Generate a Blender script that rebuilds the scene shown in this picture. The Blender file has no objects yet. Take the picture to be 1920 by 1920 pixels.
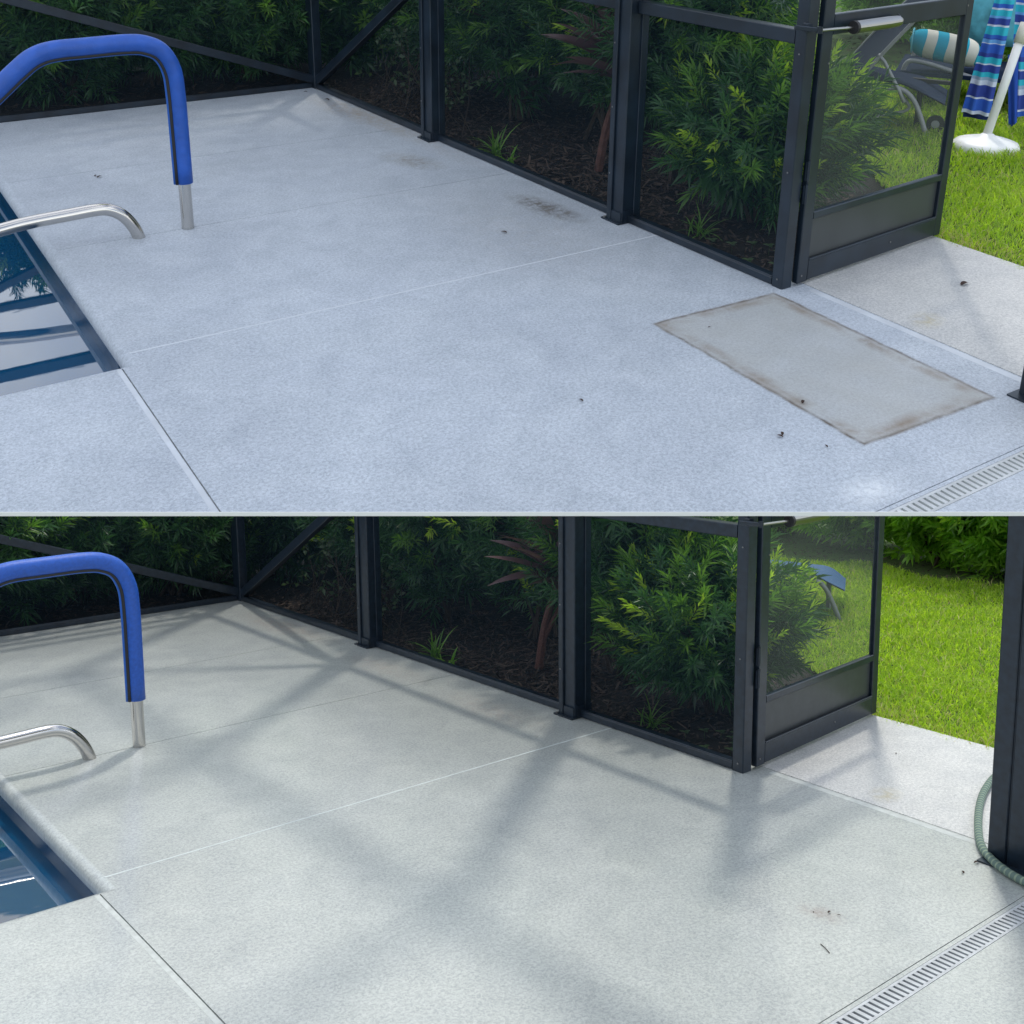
import bpy, math, random
import numpy as np
from mathutils import Matrix, Vector

rad = math.radians
scn = bpy.context.scene
C = scn.collection

# ------------------------------------------------------------------ camera
cam_d = bpy.data.cameras.new('camera')
cam = bpy.data.objects.new('camera', cam_d)
C.objects.link(cam)
F, PX, PY = 2068.1126, 951.613, 445.844
pitch, roll, yaw = 0.3435214, -0.0096590, 0.5721398
f0 = np.array([math.sin(yaw), math.cos(yaw), 0.0])
r0 = np.array([math.cos(yaw), -math.sin(yaw), 0.0])
fw = f0 * math.cos(pitch) + np.array([0, 0, -1.0]) * math.sin(pitch)
dn = -np.cross(r0, fw)
if dn[2] > 0:
    dn = -dn
rt = math.cos(roll) * r0 + math.sin(roll) * dn
dn = -math.sin(roll) * r0 + math.cos(roll) * dn
CAM = np.array([0, 0, 1.6])
mw = Matrix.Identity(4)
for i in range(3):
    mw[i][0] = rt[i]; mw[i][1] = -dn[i]; mw[i][2] = -fw[i]; mw[i][3] = CAM[i]
cam.matrix_world = mw
cam_d.sensor_fit = 'HORIZONTAL'; cam_d.sensor_width = 36
cam_d.lens = F / 1920 * 36
cam_d.shift_x = (960 - PX) / 1920
cam_d.shift_y = (PY - 960) / 1920
cam_d.clip_start = 0.05; cam_d.clip_end = 9000
scn.camera = cam

# ------------------------------------------------------------------ sky and sun
SUN = Vector((0.414, 0.456, 0.826)).normalized()          # towards the sun
el = math.asin(SUN.z); az = math.atan2(SUN.x, SUN.y)
w = bpy.data.worlds.new('World'); scn.world = w; w.use_nodes = True
nt = w.node_tree; nt.nodes.clear()
sky = nt.nodes.new('ShaderNodeTexSky'); sky.sky_type = 'NISHITA'; sky.sun_disc = False
sky.sun_elevation = el; sky.sun_rotation = az
sky.air_density = 1.0; sky.dust_density = 0.8; sky.ozone_density = 1.2
bg = nt.nodes.new('ShaderNodeBackground'); bg.inputs[1].default_value = 0.15
wo = nt.nodes.new('ShaderNodeOutputWorld')
# thin broken cloud over the whole sky
tc = nt.nodes.new('ShaderNodeTexCoord'); cn = nt.nodes.new('ShaderNodeTexNoise')
cn.inputs['Scale'].default_value = 3.2; cn.inputs['Detail'].default_value = 6
cr = nt.nodes.new('ShaderNodeValToRGB'); cr.color_ramp.elements[0].position = 0.36; cr.color_ramp.elements[1].position = 0.62
mx = nt.nodes.new('ShaderNodeMixRGB'); mx.inputs[2].default_value = (8.9, 9.2, 9.5, 1)
mm = nt.nodes.new('ShaderNodeMath'); mm.operation = 'MULTIPLY'; mm.inputs[1].default_value = 0.88
nt.links.new(tc.outputs['Generated'], cn.inputs['Vector']); nt.links.new(cn.outputs['Fac'], cr.inputs[0])
nt.links.new(cr.outputs[0], mm.inputs[0]); nt.links.new(mm.outputs[0], mx.inputs[0])
nt.links.new(sky.outputs[0], mx.inputs[1]); nt.links.new(mx.outputs[0], bg.inputs[0])
nt.links.new(bg.outputs[0], wo.inputs[0])

sl = bpy.data.lights.new('sun', 'SUN'); sl.energy = 1.35; sl.angle = rad(3.5); sl.color = (1.0, 0.95, 0.86)
so = bpy.data.objects.new('sun', sl); C.objects.link(so)
so.rotation_euler = SUN.to_track_quat('Z', 'Y').to_euler()
so.location = (0, 0, 30)

vs = scn.view_settings
vs.view_transform = 'Standard'; vs.look = 'None'; vs.exposure = 0.58; vs.gamma = 1.0
vs.use_curve_mapping = False
scn.cycles.transparent_max_bounces = 24
scn.cycles.max_bounces = 8

# ------------------------------------------------------------------ the two terraces
# Each terrace is laid out in metres in the same plan: x along the deck joints, y along the
# screened wall, z up.  The upper one is level.  The lower one stands on a hillside that falls
# away from the viewer, and is larger.
class Terrace:
    def __init__(s, key, B, O):
        s.key = key; s.B = np.array(B, float); s.O = np.array(O, float)
    def W(s, v):
        return np.asarray(v, float) @ s.B.T + s.O
    def D(s, v):
        return np.asarray(v, float) @ s.B.T

SC = 4.5
MB_ = np.array([[0.95774182, -0.15969785, 0.08938745],
                [0.04866457, 0.91840607, 0.17716856],
                [-0.2556474, -0.34694552, 1.03048468]])
CB_ = np.array([-0.35233299, 0.03714564, 1.61871854])
UP = Terrace('upper', np.eye(3), (0, 0, 0))
LO = Terrace('lower', SC * MB_, CAM - SC * MB_ @ CB_)
WHERE = {'upper': 'in the shaded upper picture', 'lower': 'in the sunlit lower picture'}

# the front edge of the upper terrace, a straight line across the deck
EA, EB = np.array([0.225, 2.69]), np.array([2.425, 1.326])
en = np.array([-(EB - EA)[1], (EB - EA)[0]]); en /= np.linalg.norm(en)
if en @ EA < 0: en = -en
ec = en @ EA

def clip(poly, n=en, c=ec):
    out = []
    for i in range(len(poly)):
        a = np.array(poly[i], float); b = np.array(poly[(i + 1) % len(poly)], float)
        da, db = a @ n - c, b @ n - c
        if da >= 0: out.append(a)
        if (da >= 0) != (db >= 0): out.append(a + (b - a) * da / (da - db))
    return out

# ------------------------------------------------------------------ materials
def mat(name):
    m = bpy.data.materials.new(name); m.use_nodes = True
    t = m.node_tree
    return m, t, t.nodes['Principled BSDF'], t.nodes['Material Output']
def N(t, typ, **kw):
    n = t.nodes.new(typ)
    for k, v in kw.items():
        if hasattr(n, k): setattr(n, k, v)
        else: n.inputs[k.replace('_', ' ')].default_value = v
    return n
def ramp(t, src, p0, c0, p1, c1):
    r = t.nodes.new('ShaderNodeValToRGB')
    r.color_ramp.elements[0].position = p0; r.color_ramp.elements[0].color = c0
    r.color_ramp.elements[1].position = p1; r.color_ramp.elements[1].color = c1
    t.links.new(src, r.inputs[0]); return r
def math2(t, op, a, b=None, clamp=False):
    n = t.nodes.new('ShaderNodeMath'); n.operation = op; n.use_clamp = clamp
    for i, x in enumerate((a, b)):
        if x is None: continue
        if isinstance(x, (int, float)): n.inputs[i].default_value = x
        else: t.links.new(x, n.inputs[i])
    return n.outputs[0]
def mixc(t, fac, a, b, mode='MIX'):
    n = t.nodes.new('ShaderNodeMixRGB'); n.blend_type = mode
    for i, x in enumerate((fac, a, b)):
        if isinstance(x, (int, float)): n.inputs[i].default_value = x
        elif isinstance(x, tuple): n.inputs[i].default_value = x
        else: t.links.new(x, n.inputs[i])
    return n.outputs[0]
def simple(name, col, rough=0.5, metal=0.0, vary=0.0, scale=20, spec=0.5, bump=0.0):
    m, t, b, o = mat(name)
    b.inputs['Base Color'].default_value = (*col, 1); b.inputs['Roughness'].default_value = rough
    b.inputs['Metallic'].default_value = metal; b.inputs['Specular IOR Level'].default_value = spec
    if vary or bump:
        c = t.nodes.new('ShaderNodeTexCoord'); n = N(t, 'ShaderNodeTexNoise', Scale=scale, Detail=5.0)
        t.links.new(c.outputs['Object'], n.inputs['Vector'])
        if vary:
            r = ramp(t, n.outputs['Fac'], .3, tuple(x * (1 - vary) for x in col) + (1,), .7, tuple(min(1, x * (1 + vary)) for x in col) + (1,))
            t.links.new(r.outputs[0], b.inputs['Base Color'])
        if bump:
            bp = N(t, 'ShaderNodeBump', Strength=bump, Distance=0.01)
            t.links.new(n.outputs['Fac'], bp.inputs['Height']); t.links.new(bp.outputs[0], b.inputs['Normal'])
    return m

def deck_mat(name, base, key, outside=False):
    m, t, b, o = mat(name)
    uv = t.nodes.new('ShaderNodeUVMap'); uv.uv_map = 'plan'
    V = uv.outputs[0]
    def noise(scale, detail=4, dist=0.0, rough=.55):
        n = N(t, 'ShaderNodeTexNoise', Scale=float(scale), Detail=float(detail), Roughness=rough, Distortion=dist)
        t.links.new(V, n.inputs['Vector']); return n.outputs['Fac']
    big = noise(0.9, 4); mid = noise(7, 4, .6); fine = noise(110, 3, .8); speck = noise(300, 2)
    col = ramp(t, big, .35, tuple(x * .93 for x in base) + (1,), .65, tuple(x * 1.05 for x in base) + (1,)).outputs[0]
    col = mixc(t, 1.0, col, ramp(t, mid, .30, (.92, .925, .93, 1), .68, (1.06, 1.055, 1.05, 1)).outputs[0], 'MULTIPLY')
    col = mixc(t, 1.0, col, ramp(t, fine, .36, (.78, .79, .81, 1), .62, (1.11, 1.11, 1.11, 1)).outputs[0], 'MULTIPLY')
    col = mixc(t, 1.0, col, ramp(t, speck, .3, (.84, .84, .84, 1), .52, (1.03, 1.03, 1.03, 1)).outputs[0], 'MULTIPLY')
    col = mixc(t, 1.0, col, ramp(t, noise(2.3, 5, 1.2, .6), .36, (.95, .95, .955, 1), .6, (1.025, 1.02, 1.01, 1)).outputs[0], 'MULTIPLY')
    def blob(cx, cy, rx, ry, ang, colr, s, n1=6.0):
        mp = t.nodes.new('ShaderNodeMapping'); mp.vector_type = 'TEXTURE'
        mp.inputs['Location'].default_value = (cx, cy, 0); mp.inputs['Rotation'].default_value = (0, 0, ang)
        mp.inputs['Scale'].default_value = (rx, ry, 1)
        t.links.new(V, mp.inputs['Vector'])
        ln = t.nodes.new('ShaderNodeVectorMath'); ln.operation = 'LENGTH'; t.links.new(mp.outputs[0], ln.inputs[0])
        a = math2(t, 'SUBTRACT', 1.0, ln.outputs['Value'], True)
        nn = noise(n1 * 4, 6, .5, .7)
        a = math2(t, 'MULTIPLY', a, math2(t, 'MULTIPLY', math2(t, 'SUBTRACT', nn, .34, True), 4.0 * s))
        return math2(t, 'MINIMUM', a, 0.85), colr
    stains = []
    if key == 'upper' and not outside:
        stains = [(2.80, 4.02, .10, .30, .1, (.10, .085, .07, 1), 1.3), (2.64, 5.05, .13, .26, .3, (.20, .17, .13, 1), .75),
                  (2.86, 6.2, .16, .75, .05, (.33, .25, .17, 1), .6), (2.55, 3.75, .5, .9, 0, (.34, .32, .30, 1), .25),
                  (2.9, 5.6, .12, 1.0, 0, (.36, .30, .22, 1), .35)]
    elif key == 'lower' and not outside:
        stains = [(2.80, 6.1, .16, .6, .05, (.40, .30, .24, 1), .5), (2.77, 4.96, .14, .5, 0, (.42, .34, .28, 1), .35),
                  (2.75, 4.01, .15, .5, 0, (.42, .34, .28, 1), .35), (2.29, 1.85, .06, .09, 0, (.22, .15, .13, 1), .6)]
    elif outside:
        stains = [(3.24, 2.24, .10, .07, .4, (.46, .38, .18, 1), .6)]
    for s in stains:
        a, c = blob(*s[:7]); col = mixc(t, a, col, c)
    if key == 'upper' and not outside:
        # the rectangle where a mat lay: darker, edged with brown dirt
        wob = t.nodes.new('ShaderNodeTexNoise'); wob.inputs['Scale'].default_value = 9; wob.inputs['Detail'].default_value = 4
        t.links.new(V, wob.inputs['Vector'])
        wv = t.nodes.new('ShaderNodeVectorMath'); wv.operation = 'SCALE'; wv.inputs['Scale'].default_value = 0.022
        sb = t.nodes.new('ShaderNodeVectorMath'); sb.operation = 'SUBTRACT'; sb.inputs[1].default_value = (.5, .5, .5)
        t.links.new(wob.outputs['Color'], sb.inputs[0]); t.links.new(sb.outputs[0], wv.inputs[0])
        ad = t.nodes.new('ShaderNodeVectorMath'); ad.operation = 'ADD'; t.links.new(V, ad.inputs[0]); t.links.new(wv.outputs[0], ad.inputs[1])
        mp = t.nodes.new('ShaderNodeMapping'); mp.vector_type = 'TEXTURE'
        mp.inputs['Location'].default_value = (2.651, 2.238, 0); mp.inputs['Rotation'].default_value = (0, 0, rad(-1.8))
        t.links.new(ad.outputs[0], mp.inputs['Vector'])
        sp = t.nodes.new('ShaderNodeSeparateXYZ'); t.links.new(mp.outputs[0], sp.inputs[0])
        qx = math2(t, 'SUBTRACT', math2(t, 'ABSOLUTE', sp.outputs[0]), .293)
        qy = math2(t, 'SUBTRACT', math2(t, 'ABSOLUTE', sp.outputs[1]), .488)
        sd = math2(t, 'MAXIMUM', qx, qy)
        inside = math2(t, 'MULTIPLY', math2(t, 'MULTIPLY', sd, -1.0, True), 90.0, True)
        col = mixc(t, math2(t, 'MULTIPLY', inside, math2(t, 'ADD', .30, math2(t, 'MULTIPLY', noise(5, 5), .5))), col, (.35, .345, .31, 1))
        bd = math2(t, 'SUBTRACT', 1.0, math2(t, 'MULTIPLY', math2(t, 'ABSOLUTE', math2(t, 'ADD', sd, .008)), 85.0), True)
        nb = math2(t, 'MULTIPLY', math2(t, 'SUBTRACT', noise(16, 6, .4, .65), .28, True), 2.9)
        col = mixc(t, math2(t, 'MULTIPLY', bd, nb, True), col, (.085, .065, .05, 1))
        bd2 = math2(t, 'SUBTRACT', 1.0, math2(t, 'MULTIPLY', math2(t, 'ABSOLUTE', math2(t, 'ADD', sd, .035)), 24.0), True)
        nb2 = math2(t, 'MULTIPLY', math2(t, 'SUBTRACT', noise(8, 6, .4, .6), .36, True), 3.2)
        col = mixc(t, math2(t, 'MULTIPLY', bd2, nb2, True), col, (.22, .18, .14, 1))
        a, c = blob(2.17, 1.60, .10, .07, 0, (.75, .78, .80, 1), .8, 10); col = mixc(t, a, col, c)
    t.links.new(col, b.inputs['Base Color'])
    b.inputs['Roughness'].default_value = .46 if key == 'lower' else .6
    b.inputs['Specular IOR Level'].default_value = .55
    if key == 'lower' and not outside:
        b.inputs['Coat Weight'].default_value = .9; b.inputs['Coat Roughness'].default_value = .2
    sc = SC if key == 'lower' else 1.0
    h = math2(t, 'ADD', fine, math2(t, 'MULTIPLY', speck, .5))
    bp = N(t, 'ShaderNodeBump', Strength=.55, Distance=.0035 * sc)
    t.links.new(h, bp.inputs['Height']); t.links.new(bp.outputs[0], b.inputs['Normal'])
    return m

def leaf_mat(name, c1, c2, trans, rough=.33):
    m, t, b, o = mat(name)
    g = t.nodes.new('ShaderNodeNewGeometry')
    col = mixc(t, g.outputs['Random Per Island'], (*c1, 1), (*c2, 1))
    t.links.new(col, b.inputs['Base Color']); b.inputs['Roughness'].default_value = rough
    tr = t.nodes.new('ShaderNodeBsdfTranslucent')
    tcol = mixc(t, 1.0, col, (1.5, 1.7, .7, 1), 'MULTIPLY'); t.links.new(tcol, tr.inputs[0])
    ms = t.nodes.new('ShaderNodeMixShader'); ms.inputs[0].default_value = trans
    t.links.new(b.outputs[0], ms.inputs[1]); t.links.new(tr.outputs[0], ms.inputs[2]); t.links.new(ms.outputs[0], o.inputs[0])
    return m

def screen_mat(name, cover, col):
    m, t, b, o = mat(name)
    t.nodes.remove(b)
    tr = t.nodes.new('ShaderNodeBsdfTransparent'); df = t.nodes.new('ShaderNodeBsdfDiffuse'); df.inputs[0].default_value = (*col, 1)
    ms = t.nodes.new('ShaderNodeMixShader'); ms.inputs[0].default_value = cover
    t.links.new(tr.outputs[0], ms.inputs[1]); t.links.new(df.outputs[0], ms.inputs[2]); t.links.new(ms.outputs[0], o.inputs[0])
    return m

def water_mat(name, k):
    m, t, b, o = mat(name)
    b.inputs['Base Color'].default_value = (.004, .055, .13, 1); b.inputs['Roughness'].default_value = .015
    b.inputs['IOR'].default_value = 1.333; b.inputs['Specular IOR Level'].default_value = 1.0; b.inputs['Coat Weight'].default_value = 1.0; b.inputs['Coat Roughness'].default_value = .01
    uv = t.nodes.new('ShaderNodeUVMap'); uv.uv_map = 'plan'
    n = N(t, 'ShaderNodeTexNoise', Scale=5.0, Detail=2.0, Distortion=.3); t.links.new(uv.outputs[0], n.inputs['Vector'])
    bp = N(t, 'ShaderNodeBump', Strength=.10, Distance=.004 * k); t.links.new(n.outputs['Fac'], bp.inputs['Height']); t.links.new(bp.outputs[0], b.inputs['Normal'])
    return m

def stripe_mat(name, stops, axis=2, lo=0.0, hi=1.0):
    m, t, b, o = mat(name)
    uv = t.nodes.new('ShaderNodeUVMap'); uv.uv_map = 'plan'
    sp = t.nodes.new('ShaderNodeSeparateXYZ'); t.links.new(uv.outputs[0], sp.inputs[0])
    r = t.nodes.new('ShaderNodeValToRGB'); r.color_ramp.interpolation = 'CONSTANT'
    while len(r.color_ramp.elements) > 1: r.color_ramp.elements.remove(r.color_ramp.elements[0])
    r.color_ramp.elements[0].position = 0; r.color_ramp.elements[0].color = (*stops[0][1], 1)
    for p, c in stops[1:]:
        e = r.color_ramp.elements.new(p); e.color = (*c, 1)
    t.links.new(sp.outputs[1], r.inputs[0]); t.links.new(r.outputs[0], b.inputs['Base Color'])
    b.inputs['Roughness'].default_value = .9; b.inputs['Specular IOR Level'].default_value = .1
    return m

M = {}
M['deck_upper'] = deck_mat('pool_deck_coating_upper_light_tint', (.435, .475, .525), 'upper')  # bluer than the lower copy: upper view's bluish light put into the base
M['deck_lower'] = deck_mat('pool_deck_coating_lower', (.425, .45, .43), 'lower')
M['out_upper'] = deck_mat('walk_concrete_upper', (.49, .49, .48), 'upper', True)
M['out_lower'] = deck_mat('walk_concrete_lower', (.55, .55, .53), 'lower', True)
M['grout'] = simple('joint_filler', (.30, .31, .31), .8, vary=.2, scale=60)
M['dark_joint'] = simple('dirty_joint', (.20, .20, .195), .9, vary=.45, scale=30)
M['white_joint'] = simple('pale_sealant', (.50, .54, .53), .7, vary=.1, scale=4)
M['lip'] = simple('worn_joint_lip', (.43, .455, .435), .65, vary=.12, scale=9)
M['lip_upper'] = simple('worn_joint_lip_upper_light_tint', (.49, .52, .56), .7, vary=.12, scale=9)  # bluer lip copy, follows the light tint of the upper deck
M['mid_joint'] = simple('pale_sealant_upper_light_tint', (.53, .56, .60), .7)  # upper sealant copy with the same bluish light put into its colour
M['under'] = simple('concrete_core', (.38, .38, .37), .9, vary=.1, scale=8)
M['bronze'] = simple('dark_bronze_aluminium', (.009, .017, .028), .36, 0.0, vary=.35, scale=9, spec=.5, bump=.05)
M['screw'] = simple('screw_metal', (.25, .25, .25), .4, .8)
M['kick'] = simple('dark_panel', (.040, .046, .050), .45, 0.0, vary=.12, scale=6)
M['steel'] = simple('polished_steel', (.58, .56, .53), .16, 1.0)
M['closer'] = simple('satin_aluminium', (.30, .30, .29), .3, 1.0)
M['sleeve'] = simple('blue_vinyl', (.014, .085, .40), .5, vary=.15, scale=18, bump=.5)
M['sleeve_in'] = simple('blue_vinyl_lining', (.012, .10, .42), .5)
M['black'] = simple('black_rubber', (.012, .012, .013), .6)
M['screen'] = screen_mat('insect_screen', .23, (.02, .035, .05))
M['screen_door'] = screen_mat('insect_screen_door_sunlit_haze', .30, (.13, .15, .14))  # paler mesh: sunlit haze of the door screen put into the colour
M['water_upper'] = water_mat('pool_water_upper', 1); M['water_lower'] = water_mat('pool_water_lower', SC)
M['tile'] = simple('pool_wall', (.004, .040, .095), .25, vary=.25, scale=18)
M['soil'] = simple('soil', (.018, .014, .011), .95, vary=.4, scale=12, bump=.6)
M['mulch'] = leaf_mat('mulch_chip', (.025, .016, .012), (.12, .085, .065), 0.0, .9)
M['lawn_soil'] = simple('lawn_soil', (.05, .09, .012), .95, vary=.4, scale=10)
M['grass'] = leaf_mat('grass_blade', (.19, .32, .022), (.45, .56, .06), .5, .5)
M['straw'] = leaf_mat('dry_grass_blade', (.38, .33, .14), (.52, .46, .22), .3, .7)
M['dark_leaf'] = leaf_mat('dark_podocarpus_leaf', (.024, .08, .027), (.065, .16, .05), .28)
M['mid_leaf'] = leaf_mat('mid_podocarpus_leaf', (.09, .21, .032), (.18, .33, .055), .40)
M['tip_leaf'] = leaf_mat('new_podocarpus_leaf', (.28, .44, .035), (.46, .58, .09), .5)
M['olive_leaf'] = leaf_mat('olive_brown_leaf', (.05, .05, .018), (.12, .11, .04), .3)
M['bright_leaf'] = leaf_mat('bright_hedge_leaf', (.11, .26, .025), (.24, .44, .045), .45)
M['grey_leaf'] = leaf_mat('grey_green_leaf', (.045, .08, .035), (.10, .15, .07), .25)
M['ti_leaf'] = leaf_mat('burgundy_leaf', (.085, .045, .055), (.17, .10, .11), .25, .3)
M['stem'] = simple('woody_stem', (.06, .042, .028), .85, vary=.3, scale=20)
M['cane'] = simple('ti_cane', (.13, .06, .045), .8, vary=.3, scale=20)
M['sling'] = simple('navy_sling', (.014, .024, .055), .9, vary=.1, scale=80, spec=.1)
M['sling_blue'] = simple('blue_sling', (.045, .11, .22), .6, vary=.1, scale=60)
M['grey_frame'] = simple('grey_powder_coat', (.27, .28, .29), .4)
M['white_plastic'] = simple('white_plastic', (.78, .78, .76), .45)
M['white_frame'] = simple('cream_cap', (.66, .64, .55), .5)
M['royal'] = simple('royal_blue_cloth', (.018, .075, .42), .9)
M['navy_cloth'] = simple('navy_cloth', (.01, .025, .12), .9)
M['hose'] = stripe_mat('braided_hose', [(0, (.12, .17, .15)), (.42, (.24, .30, .22)), (.72, (.12, .17, .15))])
hm = M['hose'].node_tree
_r = [n for n in hm.nodes if n.type == 'VALTORGB'][0]; _s = [n for n in hm.nodes if n.type == 'SEPXYZ'][0]
hm.links.new(math2(hm, 'FRACT', _s.outputs[1]), _r.inputs[0])
M['dead_leaf'] = simple('dead_leaf', (.035, .016, .010), .8)
TQ = (.05, .50, .66); RB = (.05, .14, .58); NV = (.05, .08, .36); WH = (.66, .70, .85); LB = (.16, .40, .80); SKY = (.08, .22, .62)
M['towel'] = stripe_mat('striped_towel', [(0, WH), (.03, RB), (.135, WH), (.15, NV), (.255, WH), (.30, (.35, .45, .62)), (.325, TQ), (.37, NV), (.43, WH),
    (.445, TQ), (.50, NV), (.535, RB), (.61, WH), (.62, LB), (.65, NV), (.66, RB), (.69, TQ), (.76, WH), (.775, NV), (.83, LB), (.85, TQ), (.90, WH), (.915, RB), (.95, TQ), (.985, LB)])
M['pillow'] = stripe_mat('teal_striped_canvas', [(0, (.02, .33, .46)), (.22, (.62, .60, .52)), (.37, (.02, .33, .46)), (.52, (.62, .60, .52)), (.66, (.02, .33, .46)), (.80, (.62, .60, .52)), (.93, (.02, .33, .46))])
M['cloud'] = simple('pale_teal_cloth', (.10, .36, .44), .9, vary=.6, scale=7)
M['red'] = simple('red_plastic', (.5, .08, .03), .5)
M['terrain'] = simple('far_grass', (.07, .09, .035), .95, vary=.3, scale=.02)

# ------------------------------------------------------------------ mesh builders
class MB:
    def __init__(s):
        s.v = []; s.f = []; s.m = []; s.uv = None; s.n = 0; s.us = []
    def add(s, v, f, m=0, uv=None):
        v = np.asarray(v, float).reshape(-1, 3)
        for q in f: s.f.append([i + s.n for i in q]); s.m.append(m)
        s.v.append(v); s.us.append(np.asarray(uv, float) if uv is not None else v[:, :2].copy()); s.n += len(v); return s
    def prism(s, poly, z0, z1, m=0):
        n = len(poly)
        if n < 3: return s
        a = sum(poly[i][0] * poly[(i + 1) % n][1] - poly[(i + 1) % n][0] * poly[i][1] for i in range(n))
        if a < 0: poly = poly[::-1]
        v = [(p[0], p[1], z0) for p in poly] + [(p[0], p[1], z1) for p in poly]
        f = [list(range(n, 2 * n)), list(range(n - 1, -1, -1))] + [[i, (i + 1) % n, n + (i + 1) % n, n + i] for i in range(n)]
        return s.add(v, f, m)
    def rect(s, x0, x1, y0, y1, z0, z1, m=0):
        return s.prism([(x0, y0), (x1, y0), (x1, y1), (x0, y1)], z0, z1, m)
    def bar(s, p, q, w, h, up=(0, 0, 1), ch=.003, m=0):
        """chamfered rectangular bar from p to q, w across, h along up"""
        p = np.array(p, float); q = np.array(q, float); d = (q - p); d /= np.linalg.norm(d)
        up = np.array(up, float); sd = np.cross(d, up); sd /= np.linalg.norm(sd); up = np.cross(sd, d)
        a, b = w / 2, h / 2; c = min(ch, a * .5, b * .5)
        pr = [(-a + c, -b), (a - c, -b), (a, -b + c), (a, b - c), (a - c, b), (-a + c, b), (-a, b - c), (-a, -b + c)]
        v = [p + sd * x + up * y for x, y in pr] + [q + sd * x + up * y for x, y in pr]
        f = [[i, i + 8, (i + 1) % 8 + 8, (i + 1) % 8] for i in range(8)] + [list(range(8)), list(range(15, 7, -1))]
        return s.add(v, f, m)
    def tube(s, pts, r, n=12, m=0, cap=True, vlen=1.0):
        P = np.array(pts, float); k = len(P); R = np.full(k, r) if np.isscalar(r) else np.array(r, float)
        T = np.gradient(P, axis=0); T /= np.linalg.norm(T, axis=1)[:, None]
        u = np.cross(T[0], (0, 0, 1)); 
        if np.linalg.norm(u) < 1e-3: u = np.cross(T[0], (0, 1, 0))
        u /= np.linalg.norm(u); V = []; U = []; acc = 0
        for i in range(k):
            if i: acc += np.linalg.norm(P[i] - P[i - 1])
            u = u - T[i] * (u @ T[i]); u /= np.linalg.norm(u); b = np.cross(T[i], u)
            for j in range(n):
                a = 2 * math.pi * j / n; V.append(P[i] + R[i] * (u * math.cos(a) + b * math.sin(a))); U.append((j / n, acc / vlen))
        f = [[i * n + j, i * n + (j + 1) % n, (i + 1) * n + (j + 1) % n, (i + 1) * n + j] for i in range(k - 1) for j in range(n)]
        if cap: f += [list(range(n - 1, -1, -1)), list(range((k - 1) * n, k * n))]
        return s.add(V, f, m, U)
    def grid(s, V, nu, nv, m=0, uv=None):
        f = [[i * nv + j, (i + 1) * nv + j, (i + 1) * nv + j + 1, i * nv + j + 1] for i in range(nu - 1) for j in range(nv - 1)]
        return s.add(V, f, m, uv)

def link_mesh(name, V, faces, mats, T, org, mi=None, uv=None, smooth=False, parent=None):
    """V in terrace metres; org = the object's origin in terrace metres"""
    Wv = T.D(np.asarray(V) - np.asarray(org, float))
    me = bpy.data.meshes.new(name)
    if isinstance(faces, np.ndarray):
        nf, k = faces.shape
        me.vertices.add(len(Wv)); me.vertices.foreach_set('co', Wv.astype(np.float32).ravel())
        me.loops.add(nf * k); me.loops.foreach_set('vertex_index', faces.astype(np.int32).ravel())
        me.polygons.add(nf); me.polygons.foreach_set('loop_start', np.arange(0, nf * k, k, dtype=np.int32))
        me.update(calc_edges=True)
    else:
        me.from_pydata([tuple(x) for x in Wv], [], faces)
    for m_ in mats: me.materials.append(m_)
    if mi is not None: me.polygons.foreach_set('material_index', np.asarray(mi, dtype=np.int32))
    if uv is not None:
        l = me.uv_layers.new(name='plan'); idx = np.empty(len(me.loops), dtype=np.int32); me.loops.foreach_get('vertex_index', idx)
        l.data.foreach_set('uv', np.asarray(uv, dtype=np.float32)[idx].ravel())
    if smooth: me.polygons.foreach_set('use_smooth', np.ones(len(me.polygons), dtype=bool))
    me.update()
    o = bpy.data.objects.new(name, me); C.objects.link(o)
    if parent is None: o.location = T.W(org)
    else:
        o.parent = parent; o.location = T.D(np.asarray(org, float) - np.array(parent['_org']))
    o['_org'] = list(map(float, org))
    return o
def put(name, mb, mats, T, parent=None, org=None, smooth=False):
    if not isinstance(mats, (list, tuple)): mats = [mats]
    if org is None: org = parent['_org'] if parent is not None else (0, 0, 0)
    return link_mesh(name, np.vstack(mb.v), mb.f, mats, T, org, mb.m, np.vstack(mb.us), smooth, parent)
def thing(name, T, org, label, cat, group=None):
    o = bpy.data.objects.new(name, None); C.objects.link(o); o.empty_display_size = .1
    o.location = T.W(org); o['_org'] = list(map(float, org)); tag(o, label, cat, group); return o
def tag(o, label=None, cat=None, group=None, kind=None):
    if label: o['label'] = label
    if cat: o['category'] = cat
    if group: o['group'] = group
    if kind: o['kind'] = kind
    return o
def at(o, T, org, parent=None):
    c = o.copy(); C.objects.link(c); c.parent = parent
    c.location = T.D(np.asarray(org, float) - np.array(parent['_org'])) if parent is not None else T.W(org)
    c['_org'] = list(map(float, org)); return c
def smoothpath(P, n=8, closed=False):
    P = np.array(P, float); out = []
    for i in range(len(P) - 1):
        a = P[max(i - 1, 0)]; b = P[i]; c = P[i + 1]; d = P[min(i + 2, len(P) - 1)]
        for k in range(n):
            t = k / n
            out.append(.5 * ((2 * b) + (-a + c) * t + (2 * a - 5 * b + 4 * c - d) * t * t + (-a + 3 * b - 3 * c + d) * t ** 3))
    out.append(P[-1]); return np.array(out)

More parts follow.
